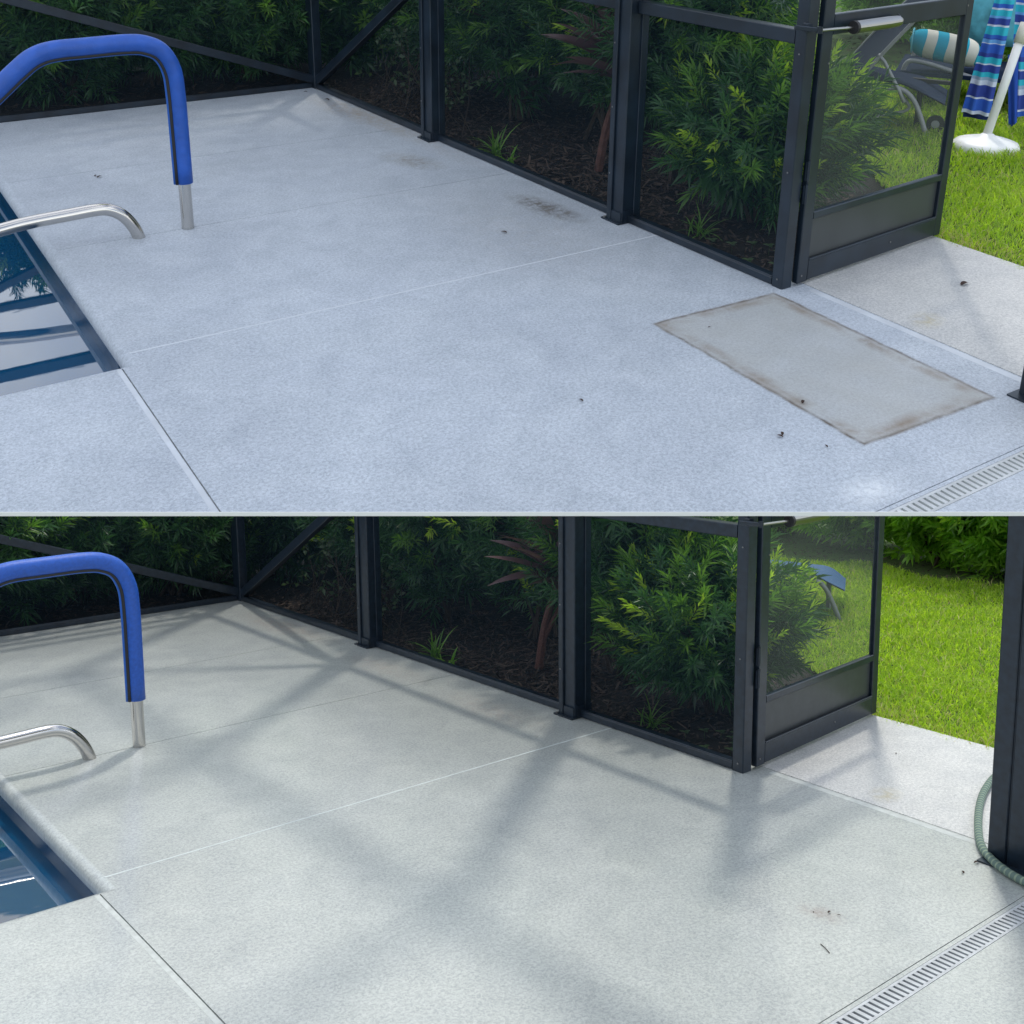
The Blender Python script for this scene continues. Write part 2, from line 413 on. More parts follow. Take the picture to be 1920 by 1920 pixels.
# ------------------------------------------------------------------ leaves
def unit(a): return a / np.maximum(np.linalg.norm(a, axis=-1, keepdims=True), 1e-9)
def leaf_cloud(rng, pts, dirs, n, L, W, a0, a1, stem, droop=.15):
    """n narrow leaves spiralling round each twig; returns vertices and triangles"""
    k = len(pts); j = np.arange(n)[None, :]; tt = (j + .5) / n
    d = unit(dirs)[:, None, :]
    ref = np.where(np.abs(dirs[:, 2:3]) < .9, np.array([[0, 0, 1.0]]), np.array([[1.0, 0, 0]]))
    u = unit(np.cross(dirs, ref))[:, None, :]; v = np.cross(d, u)
    ph = j * 2.39996 + rng.uniform(0, 6.28, (k, 1)) + rng.normal(0, .25, (k, n))
    ang = np.radians(a0 + (a1 - a0) * tt) + rng.normal(0, .16, (k, n))
    rad_ = u * np.cos(ph)[..., None] + v * np.sin(ph)[..., None]
    ld = d * np.cos(ang)[..., None] + rad_ * np.sin(ang)[..., None]
    st = np.broadcast_to(np.asarray(stem, float).reshape(-1, 1) if np.ndim(stem) else np.full((k, 1), stem), (k, 1))
    b = pts[:, None, :] + d * (st * tt)[..., None]
    LL = (L * rng.uniform(.7, 1.15, (k, n)))[..., None]
    sd = unit(np.cross(ld, d + rng.normal(0, .35, (k, n, 3)))) * (W / 2)
    mid = b + ld * LL * .45; tip = b + ld * LL + np.array([0, 0, -1.0]) * LL * droop
    V = np.stack([b, mid + sd, tip, mid - sd], axis=2).reshape(-1, 3)
    q = np.arange(k * n)[:, None] * 4
    Fc = np.concatenate([q + np.array([[0, 1, 2]]), q + np.array([[0, 2, 3]])], axis=1).reshape(-1, 3)
    return V, Fc
def join(parts):
    V = []; Fc = []; mi = []; n = 0
    for v, f, m in parts:
        V.append(v); Fc.append(f + n); mi.append(np.full(len(f), m)); n += len(v)
    return np.vstack(V), np.vstack(Fc), np.concatenate(mi)

def shrub(T, name, cx, cy, r, ztop, label, cat, group, seed, z0=.22, nspray=230, L=.085, W=.0105, leaves=34, tipfrac=.24,
          mats=('dark_leaf', 'mid_leaf', 'tip_leaf'), ry=None, lean=(0, 0), stems=7, stem_l=.16, fill=.5, core=150):
    rng = np.random.default_rng(seed); ry = ry or r
    base = np.array([cx, cy, -.03]); cen = np.array([cx + lean[0], cy + lean[1], (z0 + ztop) / 2]); hz = (ztop - z0) / 2
    th = thing(name, T, (cx, cy, -.03), label, cat, group)
    s = unit(rng.normal(size=(nspray, 3))); rr = rng.uniform(fill, 1.0, (nspray, 1)) ** .7
    # uneven outline: a few lobes pushed out
    lob = unit(rng.normal(size=(7, 3))); amp = rng.uniform(-.18, .22, 7)
    k = 1 + (np.exp(-((s[:, None] - lob[None]) ** 2).sum(-1) * 3) * amp).sum(1, keepdims=True)
    P = cen + s * rr * k * np.array([r, ry, hz])
    D = unit(s * np.array([1, 1, .5]) + np.array([0, 0, .75]) + rng.normal(0, .28, (nspray, 3)))
    up = (P[:, 2] - z0) / (ztop - z0)
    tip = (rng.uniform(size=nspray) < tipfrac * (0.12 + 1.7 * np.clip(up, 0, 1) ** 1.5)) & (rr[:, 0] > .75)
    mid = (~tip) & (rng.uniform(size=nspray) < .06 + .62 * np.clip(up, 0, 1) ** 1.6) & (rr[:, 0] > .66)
    drk = ~(tip | mid); parts = []
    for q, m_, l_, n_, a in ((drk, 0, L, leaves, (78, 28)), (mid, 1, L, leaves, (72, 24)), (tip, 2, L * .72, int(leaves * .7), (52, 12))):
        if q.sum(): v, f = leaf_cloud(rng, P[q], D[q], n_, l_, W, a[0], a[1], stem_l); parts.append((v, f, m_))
    nc = core; sc_ = unit(rng.normal(size=(nc, 3))) * rng.uniform(.05, .68, (nc, 1)) ** .6
    cz = cen - np.array([0, 0, hz * .12])
    v, f = leaf_cloud(rng, cz + sc_ * np.array([r, ry, hz * 1.02]), unit(rng.normal(size=(nc, 3)) + [0, 0, .3]), 18, .12, .021, 85, 30, .14); parts.append((v, f, 0))
    V, Fc, mi = join(parts)
    link_mesh('crown', V, Fc, [M[x] for x in mats], T, th['_org'], mi, None, False, th)
    mb = MB()
    for i in range(stems):
        a = rng.uniform(0, 6.28); e = cen + np.array([math.cos(a) * r * .55, math.sin(a) * ry * .55, hz * rng.uniform(-.1, .5)])
        b0 = base + np.array([rng.normal(0, .05), rng.normal(0, .05), 0])
        mb.tube(smoothpath([b0, b0 * .55 + e * .45 + rng.normal(0, .03, 3), e], 3), np.linspace(.014, .004, 7), 5)
    for i in rng.choice(nspray, min(nspray, 60), replace=False):
        a0 = cen + (P[i] - cen) * .35 + np.array([0, 0, -hz * .25]); mb.tube([a0, (a0 + P[i]) / 2 + rng.normal(0, .012, 3), P[i], P[i] + D[i] * .14], [.006, .005, .003, .002], 3, cap=False)
    put('trunk', mb, M['stem'], T, th)
    return th

def blade(mb, p, d, L, W, droop, nseg=6, fold=.25, m=0, twist=0.0):
    p = np.array(p, float); d = unit(np.array(d, float)); V = []; sd = unit(np.cross(d, (0, 0, 1.0)) + np.array([1e-4, 0, 0]))
    n0 = unit(np.cross(sd, d)); sd = unit(sd * math.cos(twist) + n0 * math.sin(twist)); pos = p.copy(); dd = d.copy()
    for i in range(nseg + 1):
        t = i / nseg; wv = W * (math.sin(math.pi * min(1, (t * .92 + .08)) ** .8) ** .8) / 2 if i < nseg else 0.0005
        nn = unit(np.cross(sd, dd)); V += [pos - sd * wv + nn * wv * fold, pos, pos + sd * wv + nn * wv * fold]
        pos = pos + dd * L / nseg; dd = unit(dd + np.array([0, 0, -droop / nseg]))
    f = []
    for i in range(nseg):
        a = i * 3; f += [[a, a + 1, a + 4, a + 3], [a + 1, a + 2, a + 5, a + 4]]
    mb.add(V, f, m)

def grass_patch(T, name, poly_test, xr, yr, dens, label, seed, hgt=.045, wid=.0045, z=-.03):
    rng = np.random.default_rng(seed)
    n = int(dens * (xr[1] - xr[0]) * (yr[1] - yr[0]))
    x = rng.uniform(*xr, n); y = rng.uniform(*yr, n)
    dist = np.hypot(x, y); keep = poly_test(x, y) & (rng.uniform(size=n) < np.clip((4.8 / dist) ** 1.6, .12, 1))
    x, y, dist = x[keep], y[keep], dist[keep]; n = len(x)
    sc = np.clip(dist / 5.0, 1, 1.9)
    a = rng.uniform(0, 6.28, n); h = hgt * rng.uniform(.55, 1.35, n) * (1 + .35 * np.sin(x * 5.1 + 2 * np.sin(y * 3.3)) * np.sin(y * 6.3 + x)); w_ = wid * sc * rng.uniform(.7, 1.3, n)
    lean = rng.uniform(.25, 1.6, n); b = rng.uniform(0, 6.28, n)
    base = np.stack([x, y, np.full(n, z)], 1); side = np.stack([np.cos(a), np.sin(a), np.zeros(n)], 1) * (w_ / 2)[:, None]
    ldir = np.stack([np.cos(b), np.sin(b), np.zeros(n)], 1)
    m1 = base + ldir * (lean * h * .3)[:, None] + np.array([0, 0, 1]) * (h * .6)[:, None]
    tp = base + ldir * (lean * h * .95)[:, None] + np.array([0, 0, 1]) * (h * (1.05 - .25 * lean))[:, None]
    V = np.stack([base - side, base + side, m1 + side * .8, m1 - side * .8, tp], 1).reshape(-1, 3)
    q = np.arange(n)[:, None] * 5
    Fc = np.concatenate([q + np.array([[0, 1, 2]]), q + np.array([[0, 2, 3]]), q + np.array([[3, 2, 4]])], 1).reshape(-1, 3)
    mi_ = np.repeat((rng.uniform(size=n) < .07 + .25 * np.exp(-((x - 4.1) / .12) ** 2)).astype(int), 3)
    o = link_mesh(name, V, Fc, [M['grass'], M['straw']], T, (5, 3, 0), mi_); tag(o, label, 'grass', kind='stuff'); return o

def chips(T, name, regions, label, seed, z=-.035):
    rng = np.random.default_rng(seed); Vs = []; 
    for (x0, x1, y0, y1, n, s0) in regions:
        p = np.stack([rng.uniform(x0, x1, n), rng.uniform(y0, y1, n), z + rng.uniform(0, .012, n)], 1)
        d = unit(np.stack([rng.normal(size=n), rng.normal(size=n), rng.normal(0, .3, n)], 1)); u = unit(np.cross(d, np.stack([rng.normal(0, .4, n), rng.normal(0, .4, n), np.ones(n)], 1)))
        l = (s0 * rng.uniform(.4, 1.6, n))[:, None]; wd = (np.minimum(s0, .016) * rng.uniform(.12, .4, n))[:, None]
        Vs.append(np.stack([p - d * l - u * wd, p + d * l - u * wd, p + d * l * .8 + u * wd, p - d * l + u * wd], 1).reshape(-1, 3))
    V = np.vstack(Vs); Fc = (np.arange(len(V) // 4)[:, None] * 4 + np.array([[0, 1, 2, 3]]))
    o = link_mesh(name, V, Fc, [M['mulch']], T, (3.5, 5, 0)); tag(o, label, 'mulch', kind='stuff'); return o

# ------------------------------------------------------------------ one terrace
POOLX, POOLY = .745, 3.345           # where the bullnose of the pool coping starts
def fx(y): return 2.93 + (7.02 - y) * .0165     # the screened side wall runs slightly skew

def build(T):
    k = T.key; wh = WHERE[k]; up = k == 'upper'
    cl = (lambda p: clip(p)) if up else (lambda p: [np.array(q, float) for q in p])
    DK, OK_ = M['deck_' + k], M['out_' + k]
    # ---- deck slabs
    root = bpy.data.objects.new('pool_deck', None); C.objects.link(root); root['_org'] = [1.5, 3.5, 0.0]; root.location = T.W((1.5, 3.5, 0)); root['kind'] = 'structure'
    g = .0020; x_l = -2.2 if not up else -4.0
    slabs = [[(POOLX, 3.452 + g), (3.03, 3.452 + g), (2.99, 4.595 - g), (POOLX, 4.595 - g)],
             [(POOLX, 4.595 + g), (2.99, 4.595 + g), (2.97, 5.715 - g), (POOLX, 5.715 - g)],
             [(POOLX, 5.715 + g), (2.97, 5.715 + g), (2.945, 7.05), (x_l, 7.05), (x_l, 6.95), (POOLX, 6.95)],
             [(.69 + g, 1.522 + g), (3.122 - g, 1.522 + g), (3.122 - g, 2.755), (3.03, 2.755), (3.02, 3.452 - g), (POOLX, 3.452 - g), (POOLX, POOLY), (.69 + g, POOLY)],
             [(x_l, 1.522 + g), (.69 - g, 1.522 + g), (.69 - g, POOLY), (x_l, POOLY)],
             [(x_l, .75), (3.122 - g, .75), (3.122 - g, 1.443), (x_l, 1.443)],
             [(x_l, 1.508), (3.122 - g, 1.508), (3.122 - g, 1.522 - g * .6), (x_l, 1.522 - g * .6)]]
    for i, s in enumerate(slabs):
        p = cl(s)
        if len(p) < 3: continue
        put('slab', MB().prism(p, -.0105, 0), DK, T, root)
    p = cl([(3.122 + g, .75), (4.03, .75), (4.03, 2.84), (3.122 + g, 2.76)])
    o = put('slab', MB().prism(p, -.0105, 0), OK_, T, root); o['label'] = 'paler concrete walk slab outside the screen door'
    for nm, poly, mt in (('joint_filler', [(.74, 3.4490), (3.0, 3.4490), (3.0, 3.4560), (.74, 3.4560)], 'white_joint'),
                         ('joint_filler', [(POOLX, 4.59), (2.98, 4.59), (2.98, 4.60), (POOLX, 4.60)], 'grout'),
                         ('joint_filler', [(POOLX, 5.71), (2.96, 5.71), (2.96, 5.72), (POOLX, 5.72)], 'grout'),
                         ('joint_filler', [(.6885, .8), (.692, .8), (.692, POOLY), (.6885, POOLY)], 'dark_joint'),
                         ('joint_lip', [(.671, .8), (.6862, .8), (.6862, POOLY), (.671, POOLY)], 'lip'),
                         ('joint_lip', [(3.083, .8), (3.112, .8), (3.112, 2.66), (3.083, 2.66)], 'lip'),
                         ('joint_filler', [(3.117, .8), (3.127, .8), (3.127, 2.74), (3.117, 2.74)], 'dark_joint'),
                         ('joint_filler', [(x_l, 1.519), (3.12, 1.519), (3.12, 1.526), (x_l, 1.526)], 'dark_joint')):
        p = cl(poly)
        zt = .0008 if mt == 'white_joint' else .0004 if mt == 'lip' else -.0035
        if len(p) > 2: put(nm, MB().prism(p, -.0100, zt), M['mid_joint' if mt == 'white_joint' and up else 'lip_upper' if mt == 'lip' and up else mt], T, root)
    # base block under slabs, pulled back from the front edge
    def cb(p): return clip(p, c=ec + .30) if up else p
    mb = MB()
    for q in ([(POOLX, POOLY), (3.02, POOLY), (2.965, 7.0), (POOLX, 7.0)], [(x_l, 1.51), (3.122, 1.51), (3.122, POOLY), (x_l, POOLY)],
              [(3.122, 1.51), (4.02, 1.51), (4.02, 2.78), (3.122, 2.70)], [(x_l, .76), (4.02, .76), (4.02, 1.44), (x_l, 1.44)], [(x_l, 6.95), (POOLX, 6.95), (POOLX, 7.0), (x_l, 7.0)]):
        q = cb(q)
        if len(q) > 2: mb.prism(q, -.13, -.0100)
    o = put('deck_base', mb, M['under'], T, root)
    if up:
        # thin white strip on the upper deck's front edge, the line dividing both views
        t_ = (EB - EA) / np.linalg.norm(EB - EA); a = EA - t_ * 3.2; b = EB + t_ * 3.0
        e = MB().prism([a, b, b - en * .002, a - en * .002], -.0115, 0.0)
        put('divider_strip', e, M['white_plastic'], T, root)
    # ---- pool
    R = .037; zw = -.11
    prof = [(0, 0)] + [(R * math.sin(a), -R + R * math.cos(a)) for a in np.linspace(0, math.pi / 2, 7)[1:]] + [(R - .003, -.055)]
    cp = MB()
    V = []; ys = np.linspace(POOLY + R, 6.95, 24)
    for y in ys:
        for dx, z in prof: V.append((POOLX - dx, y, z))
    cp.grid(V, len(ys), len(prof))
    V = []; xs = np.linspace(x_l if not up else -.75, POOLX - R, 24)
    for x in xs:
        for dx, z in prof: V.append((x, POOLY + dx, z))
    cp.grid(V, len(xs), len(prof))
    V = []                                                    # inside corner
    for a in (0, 1):
        for dx, z in prof: V.append((POOLX - dx, POOLY + R, z) if a == 0 else (POOLX - dx, POOLY + dx, z))
    cp.grid(V, 2, len(prof)); V = []
    for a in (0, 1):
        for dx, z in prof: V.append((POOLX - dx, POOLY + dx, z) if a == 0 else (POOLX - R, POOLY + dx, z))
    cp.grid(V, 2, len(prof)); 
    cp.prism([(POOLX - .001, POOLY), (POOLX + .0, POOLY), (POOLX, POOLY + R), (POOLX - .001, POOLY + R)], -.01, 0)
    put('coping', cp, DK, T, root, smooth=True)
    x_p = -1.9 if not up else -3.9
    sh = MB(); zb_ = -.42 if up else -1.3
    def cd(p): return clip(p, c=ec + .95) if up else p
    for q_, za, zc in (([(POOLX - R + .003, POOLY + R), (POOLX - .02, POOLY + R), (POOLX - .02, 6.9), (POOLX - R + .003, 6.9)], zb_, -.05),
                       ([(x_p, POOLY + .02), (POOLX - R, POOLY + .02), (POOLX - R, POOLY + R - .003), (x_p, POOLY + R - .003)], zb_, -.05),
                       ([(x_p, POOLY + R), (POOLX - R, POOLY + R), (POOLX - R, 6.9), (x_p, 6.9)], zb_ - .04, zb_)):
        q_ = cd(q_)
        if len(q_) > 2: sh.prism(q_, za, zc)
    o = put('pool_shell', sh, M['tile'], T); o['kind'] = 'structure'
    wt = MB(); wp = cl([(x_p, POOLY + .03), (POOLX - .034, POOLY + .03), (POOLX - .034, 6.94), (x_p, 6.94)])
    wp = clip(wp, c=ec + .12) if up else wp
    wt.add([(a[0], a[1], zw) for a in wp], [list(range(len(wp)))])
    o = put('pool_water', wt, M['water_' + k], T); o['kind'] = 'structure'

    # ---- trench drain
    dr = thing('trench_drain', T, (2.4, 1.475, 0), 'long white slotted trench drain cover set in the deck ' + wh, 'drain', 'slotted trench drains')
    x0d = x_l if not up else 1.9
    for nm, y0, y1 in (('side_rail', 1.4985, 1.5065), ('side_rail', 1.4445, 1.4525)):
        p = cl([(1.0, y0), (3.35 if not up else 3.1, y0), (3.35 if not up else 3.1, y1), (1.0, y1)])
        if len(p) > 2: put(nm, MB().prism(p, -.008, .0005), M['drain'], T, dr)
    ch = cb([(1.0, 1.4446), (3.35, 1.4446), (3.35, 1.5064), (1.0, 1.5064)])
    put('channel', MB().prism(ch, -.04, -.034), M['black'], T, dr)
    proto = None; x = 1.55
    while x < (3.3 if not up else 3.0):
        poly = [(x, 1.4525), (x + .0130, 1.4525), (x + .0130, 1.4985), (x, 1.4985)]
        q = cl(poly); full = (not up) or min(en @ np.array(p_) for p_ in poly) >= ec
        if len(q) > 2:
            if full:
                if proto is None: proto = put('grate_bar', MB().prism(poly, -.0078, .0003), M['drain'], T, dr, org=(x, 1.475, 0))
                else: at(proto, T, (x, 1.475, 0), dr)
            else: put('grate_bar', MB().prism(q, -.0078, .0003), M['drain'], T, dr)
        x += .0225

    # ---- pool handrail
    hr = thing('pool_handrail', T, (1.29, 4.592, 0), 'bent stainless pool handrail with blue vinyl grip cover, upper grey picture' if up else 'bent stainless pool handrail with blue grip casting soft shadows, lower picture', 'handrail', 'pool handrails')
    Y = 4.592; r = .0265
    hi = smoothpath([(1.292, Y, -.01), (1.294, Y, .2), (1.296, Y, .45), (1.296, Y, .60), (1.288, Y, .70), (1.252, Y, .775), (1.19, Y, .812), (1.11, Y, .824), (.95, Y, .823), (.83, Y, .820), (.755, Y, .80), (.69, Y, .755), (.60, Y, .68), (.42, Y, .53), (.25, Y, .40), (.05, Y, .25), (-.1, Y, .05), (-.14, Y, -.4)], 6)
    lo = smoothpath([(1.079, Y - .012, -.01), (1.068, Y - .012, .03), (1.045, Y - .012, .075), (1.012, Y - .012, .115), (.965, Y - .011, .143), (.91, Y - .01, .15), (.80, Y - .006, .145), (.665, Y, .138), (.55, Y, .126), (.30, Y, .09), (.1, Y, .06), (-.02, Y, .02)], 6)
    mb = MB(); mb.tube(hi, r, 20)
    put('tube', mb, M['steel'], T, hr, smooth=True)
    put('lower_tube', MB().tube(lo, r, 20), M['steel'], T, hr, smooth=True)
    cut = [p for p in hi if not (p[0] > 1.28 and p[2] < .207) and p[2] > .2 and p[0] > .0]
    cut[0] = np.array([1.294, Y, .207])
    slv = MB().tube(cut, r + .0105, 20)
    sv = put('grip_cover', slv, M['sleeve'], T, hr, smooth=True)
    # zip flap along the inner side of the cover: a dark slit and a raised lip
    P = np.array(cut); Tn = unit(np.gradient(P, axis=0)); inner = np.cross(Tn, np.array([0, 1.0, 0])); 
    cc = np.array([.95, Y, .45]); sg = np.sign(((cc - P) * inner).sum(1)).mean(); inner *= (1 if sg > 0 else -1)
    off = P + inner * (r + .0085) + np.array([0, -.016, 0])
    put('seam', MB().tube(off, .0075, 6), M['black'], T, sv, smooth=True)
    off2 = P + inner * (r + .014) + np.array([0, -.006, 0])
    put('zip_lip', MB().tube(off2, .0075, 6), M['sleeve_in'], T, sv, smooth=True)

    # ---- screen enclosure
    en_ = thing('screen_enclosure', T, (2.96, 5.0, 0), 'dark bronze screened pool cage wall with open door ' + wh, 'screen enclosure', 'screened pool cage walls')
    BZ = M['bronze']; H = 3.9
    def post(name, x0, x1, y0, y1, zt, groove=None):
        mb = MB(); mb.bar(((x0 + x1) / 2, (y0 + y1) / 2, 0), ((x0 + x1) / 2, (y0 + y1) / 2, zt), x1 - x0, y1 - y0, up=(0, 1, 0), ch=.004)
        return put(name, mb, BZ, T, en_)
    def screws(xf, yc, zs):
        mb = MB()
        for z in zs: mb.tube([(xf, yc, z), (xf - .004, yc, z)], .005, 6)
        put('screw', mb, M['screw'], T, en_)['kind'] = 'stuff'
    pc = post('post', 2.925, 2.985, 7.0, 7.10, H)
    for (x0, x1, y0, y1) in ((2.925, 3.015, 5.345, 5.45), (2.955, 3.06, 3.65, 3.745)):
        pp = post('post', x0, x1, y0, y1, H)
        # receiver channel along the screen side of the post, and foot bracket
        put('post_channel', MB().bar((x0 - .006, y1 - .012, 0.004), (x0 - .006, y1 - .012, 2.6), .012, .03, up=(0, 1, 0)).bar((x1 - .03, y0 - .004, .004), (x1 - .03, y0 - .004, 2.6), .03, .008, up=(0, 1, 0)), BZ, T, en_)
        fb = MB(); fb.rect(x0 - .026, x1 + .006, y0 - .008, y1 + .022, .0006, .007); fb.rect(x0 - .008, x0 - .001, y0, y1 - .03, .007, .05); fb.rect(x0 + .01, x1 - .005, y0 - .006, y0 - .001, .007, .06)
        fb.tube([(x0 - .016, y1 + .008, .007), (x0 - .016, y1 + .008, .013)], .007, 6, 1)
        put('foot_bracket', fb, [BZ, M['screw']], T, en_)
        for z in (.22, .52, .80): put('screw', MB().tube([(x0 - .012, y1 - .012, z), (x0 - .0145, y1 - .012, z)], .004, 6), M['screw'], T, en_)
    post('door_post', 3.0, 3.055, 2.72, 2.775, 2.3)
    for z in (.035, .46, .90): put('screw', MB().tube([(2.9995, 2.745, z), (2.997, 2.745, z)], .0035, 6), M['screw'], T, en_)
    # latch post beyond the doorway, with grooves
    mb = MB()
    for a, b in ((1.722, 1.662), (1.656, 1.592), (1.586, 1.50)): mb.bar((3.05, (a + b) / 2, 0), (3.05, (a + b) / 2, 2.3), .09, a - b, up=(0, 1, 0), ch=.003)
    mb.rect(3.012, 3.088, 1.51, 1.71, 0.001, 2.29)
    put('latch_post', mb, BZ, T, en_)
    fb = MB(); fb.rect(2.965, 3.10, 1.47, 1.735, .0006, .006); put('foot_bracket', fb, BZ, T, en_)
    # kick rails with a small ledge
    def kick(p, q, nx):
        p = np.array(p); q = np.array(q); nx = np.array(nx); mb = MB()
        mb.bar(p + (0, 0, .017), q + (0, 0, .017), .05, .030); mb.bar(p + nx * .016 + (0, 0, .0345), q + nx * .016 + (0, 0, .0345), .016, .006)
        put('kick_rail', mb, BZ, T, en_)
    kick((fx(7.0) + .025, 7.0, 0.0), (fx(5.455) + .025, 5.455, 0), (-1, 0, 0)); kick((fx(5.34) + .027, 5.34, 0), (fx(3.75) + .027, 3.75, 0), (-1, 0, 0)); kick((fx(3.645) + .027, 3.645, 0), (3.027, 2.778, 0), (-1, 0, 0))
    kick((x_l, 7.065, 0.0), (2.922, 7.065, 0), (0, -1, 0))
    # chair rails
    zr = .957
    for a, b in ((6.995, 5.455), (5.34, 3.75), (3.645, 2.78)):
        put('mid_rail', MB().bar((fx(a) + .03, a, zr), (fx(b) + .03, b, zr), .05, .052), BZ, T, en_)
        put('screen_panel', MB().add([(fx(a) + .034, a, .03), (fx(b) + .034, b, .03), (fx(b) + .034, b, zr - .02), (fx(a) + .034, a, zr - .02)], [[0, 1, 2, 3]]), M['screen'], T, en_)
        put('screen_panel', MB().add([(fx(a) + .034, a, zr + .02), (fx(b) + .034, b, zr + .02), (fx(b) + .034, b, 2.4), (fx(a) + .034, a, 2.4)], [[0, 1, 2, 3]]), M['screen'], T, en_)
    put('mid_rail', MB().bar((x_l, 7.07, zr), (2.92, 7.07, zr), .05, .052), BZ, T, en_)
    put('mid_rail', MB().bar((x_l, 7.07, 1.42), (2.92, 7.07, 1.42), .05, .07), BZ, T, en_)
    put('screen_panel', MB().add([(x_l, 7.078, .03), (2.925, 7.078, .03), (2.925, 7.078, 2.4), (x_l, 7.078, 2.4)], [[0, 1, 2, 3]]), M['screen'], T, en_)
    # braces from the foot of the corner post
    put('brace', MB().bar((2.955, 7.0, .055), (2.965, 5.44, .925), .05, .055, up=(0, .3, 1)), BZ, T, en_)
    put('brace', MB().bar((2.93, 7.055, .06), (.2, 7.055, 1.02), .05, .052), BZ, T, en_)
    put('brace', MB().bar((2.965, 5.44, .985), (2.955, 7.0, 3.8), .05, .055, up=(0, 1, 1)), BZ, T, en_)
    put('brace', MB().bar((.2, 7.055, 1.0), (-1.2, 7.055, 3.8), .05, .052, up=(1, 0, 1)), BZ, T, en_)
    # eave beams and the sloping roof beams above
    put('eave_beam', MB().bar((2.965, 1.2, H), (2.965, 7.1, H), .09, .11), BZ, T, en_)
    put('eave_beam', MB().bar((-2.2, 7.06, H), (2.9, 7.06, H), .06, .10), BZ, T, en_)
    for yb, dd in ((5.4, .05), (3.7, .09)):
        put('roof_beam', MB().bar((2.92, yb, H + .02), (1.5, yb, H + 2.2), .05 + dd * .4, .11, up=(1, 0, 1)), BZ, T, en_)
    put('roof_beam', MB().bar((2.93, 7.0, H + .05), (1.5, 5.45, H + 2.0), .05, .06), BZ, T, en_)
    put('purlin', MB().bar((1.5, 1.2, H + 2.2), (1.5, 7.1, H + 2.2), .05, .07), BZ, T, en_)
    # ---- the door, swung open
    D0 = np.array([3.074, 2.712]); D1 = np.array([4.046, 2.800]); u = unit(D1 - D0); n_ = np.array([-u[1], u[0]]); Wd = np.linalg.norm(D1 - D0)
    def dp(s, z, d=0.0): return (D0[0] + u[0] * s + n_[0] * d, D0[1] + u[1] * s + n_[1] * d, z)
    df = MB(); un = (n_[0], n_[1], 0)
    def dbar(s0, s1, z0, z1, dep=.026, off=0.0):
        vert = (z1 - z0) > (s1 - s0)
        if vert: df.bar(dp((s0 + s1) / 2, z0, .013 + off), dp((s0 + s1) / 2, z1, .013 + off), s1 - s0, dep, up=un)
        else: df.bar(dp(s0, (z0 + z1) / 2, .013 + off), dp(s1, (z0 + z1) / 2, .013 + off), dep, z1 - z0)
    dbar(0, .060, .012, 2.03); dbar(Wd - .050, Wd, .012, 2.03)
    dbar(.0605, Wd - .0505, .0125, .094); dbar(.0605, Wd - .0505, .962, 1.036); dbar(.0605, Wd - .0505, 1.95, 2.03)
    door = put('screen_door', df, BZ, T, en_, org=(D0[0], D0[1], 0)); door['label'] = 'dark bronze screen door swung open over the concrete walk'
    df = MB(); dbar(.061, Wd - .051, .262, .292, .022, -.002); put('mid_rail', df, BZ, T, door)
    df = MB(); df.bar(dp(.061, .098, .004), dp(Wd - .051, .098, .004), .012, .007); put('panel_bead', df, BZ, T, door)
    put('kick_panel', MB().add([dp(.058, .09, .016), dp(Wd - .048, .09, .016), dp(Wd - .048, .265, .016), dp(.058, .265, .016), dp(.058, .09, .02), dp(Wd - .048, .09, .02), dp(Wd - .048, .265, .02), dp(.058, .265, .02)],
        [[0, 1, 2, 3], [7, 6, 5, 4], [0, 4, 5, 1], [1, 5, 6, 2], [2, 6, 7, 3], [3, 7, 4, 0]]), M['kick'], T, door)
    for z0, z1 in ((.288, .965), (1.03, 1.955)):
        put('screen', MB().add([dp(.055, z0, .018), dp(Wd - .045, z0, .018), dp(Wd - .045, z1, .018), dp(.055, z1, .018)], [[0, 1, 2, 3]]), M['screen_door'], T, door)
    for s_, z in ((.022, .04), (.6, .055), (.05, .86), (.93, 1.0)):
        put('screw', MB().tube([dp(s_, z, 0), dp(s_, z, -.003)], .004, 6), M['screw'], T, door)
    jb = MB(); jb.bar((3.0605, 2.741, .07), (3.0605, 2.741, 2.3), .006, .012, up=(0, 1, 0)); put('hinge_strip', jb, BZ, T, door)
    for z in (.34, .43, 1.75):
        hb = MB(); hb.tube([(3.066, 2.705, z), (3.066, 2.705, z + .075)], .006, 8); hb.rect(3.055, 3.078, 2.708, 2.712, z, z + .07); put('hinge', hb, BZ, T, door)
    # pneumatic closer: bracket on the post, rod, cylinder, end bracket
    cm = MB(); cm.bar((2.915, 2.70, 1.008), (3.005, 2.668, .996), .010, .016); cm.bar((2.99, 2.7, 1.0), (3.0, 2.73, 1.0), .02, .03)
    cm.tube([(3.005, 2.668, .985), (3.005, 2.668, 1.008)], .011, 8)
    cm.tube([(3.005, 2.668, .995), (3.19, 2.676, .990)], .0055, 8, 1)
    cm.tube([(3.186, 2.676, .990), (3.20, 2.677, .990)], [.024, .024], 16, 2)
    cm.tube([(3.20, 2.677, .990), (3.21, 2.678, .990), (3.40, 2.692, .9905), (3.455, 2.696, .991), (3.472, 2.697, .991)], [.022, .0225, .0225, .020, .012], 20, 1)
    cm.bar((3.47, 2.698, .995), (3.50, 2.735, .998), .006, .024)
    put('door_closer', cm, [BZ, M['closer'], M['black']], T, door, smooth=False)

    # ---- beds and lawn
    gr = MB(); xr1 = 12.0 if up else 11.0
    gr.prism([(3.0, 2.76), (4.058, 2.82), (4.898, 4.0), (4.9, 8.4), (x_l, 8.4), (x_l, 7.0), (2.95, 7.0)], -.40, -.045)
    o = put('planting_bed', gr, M['soil'], T); o['kind'] = 'structure'
    gr = MB()
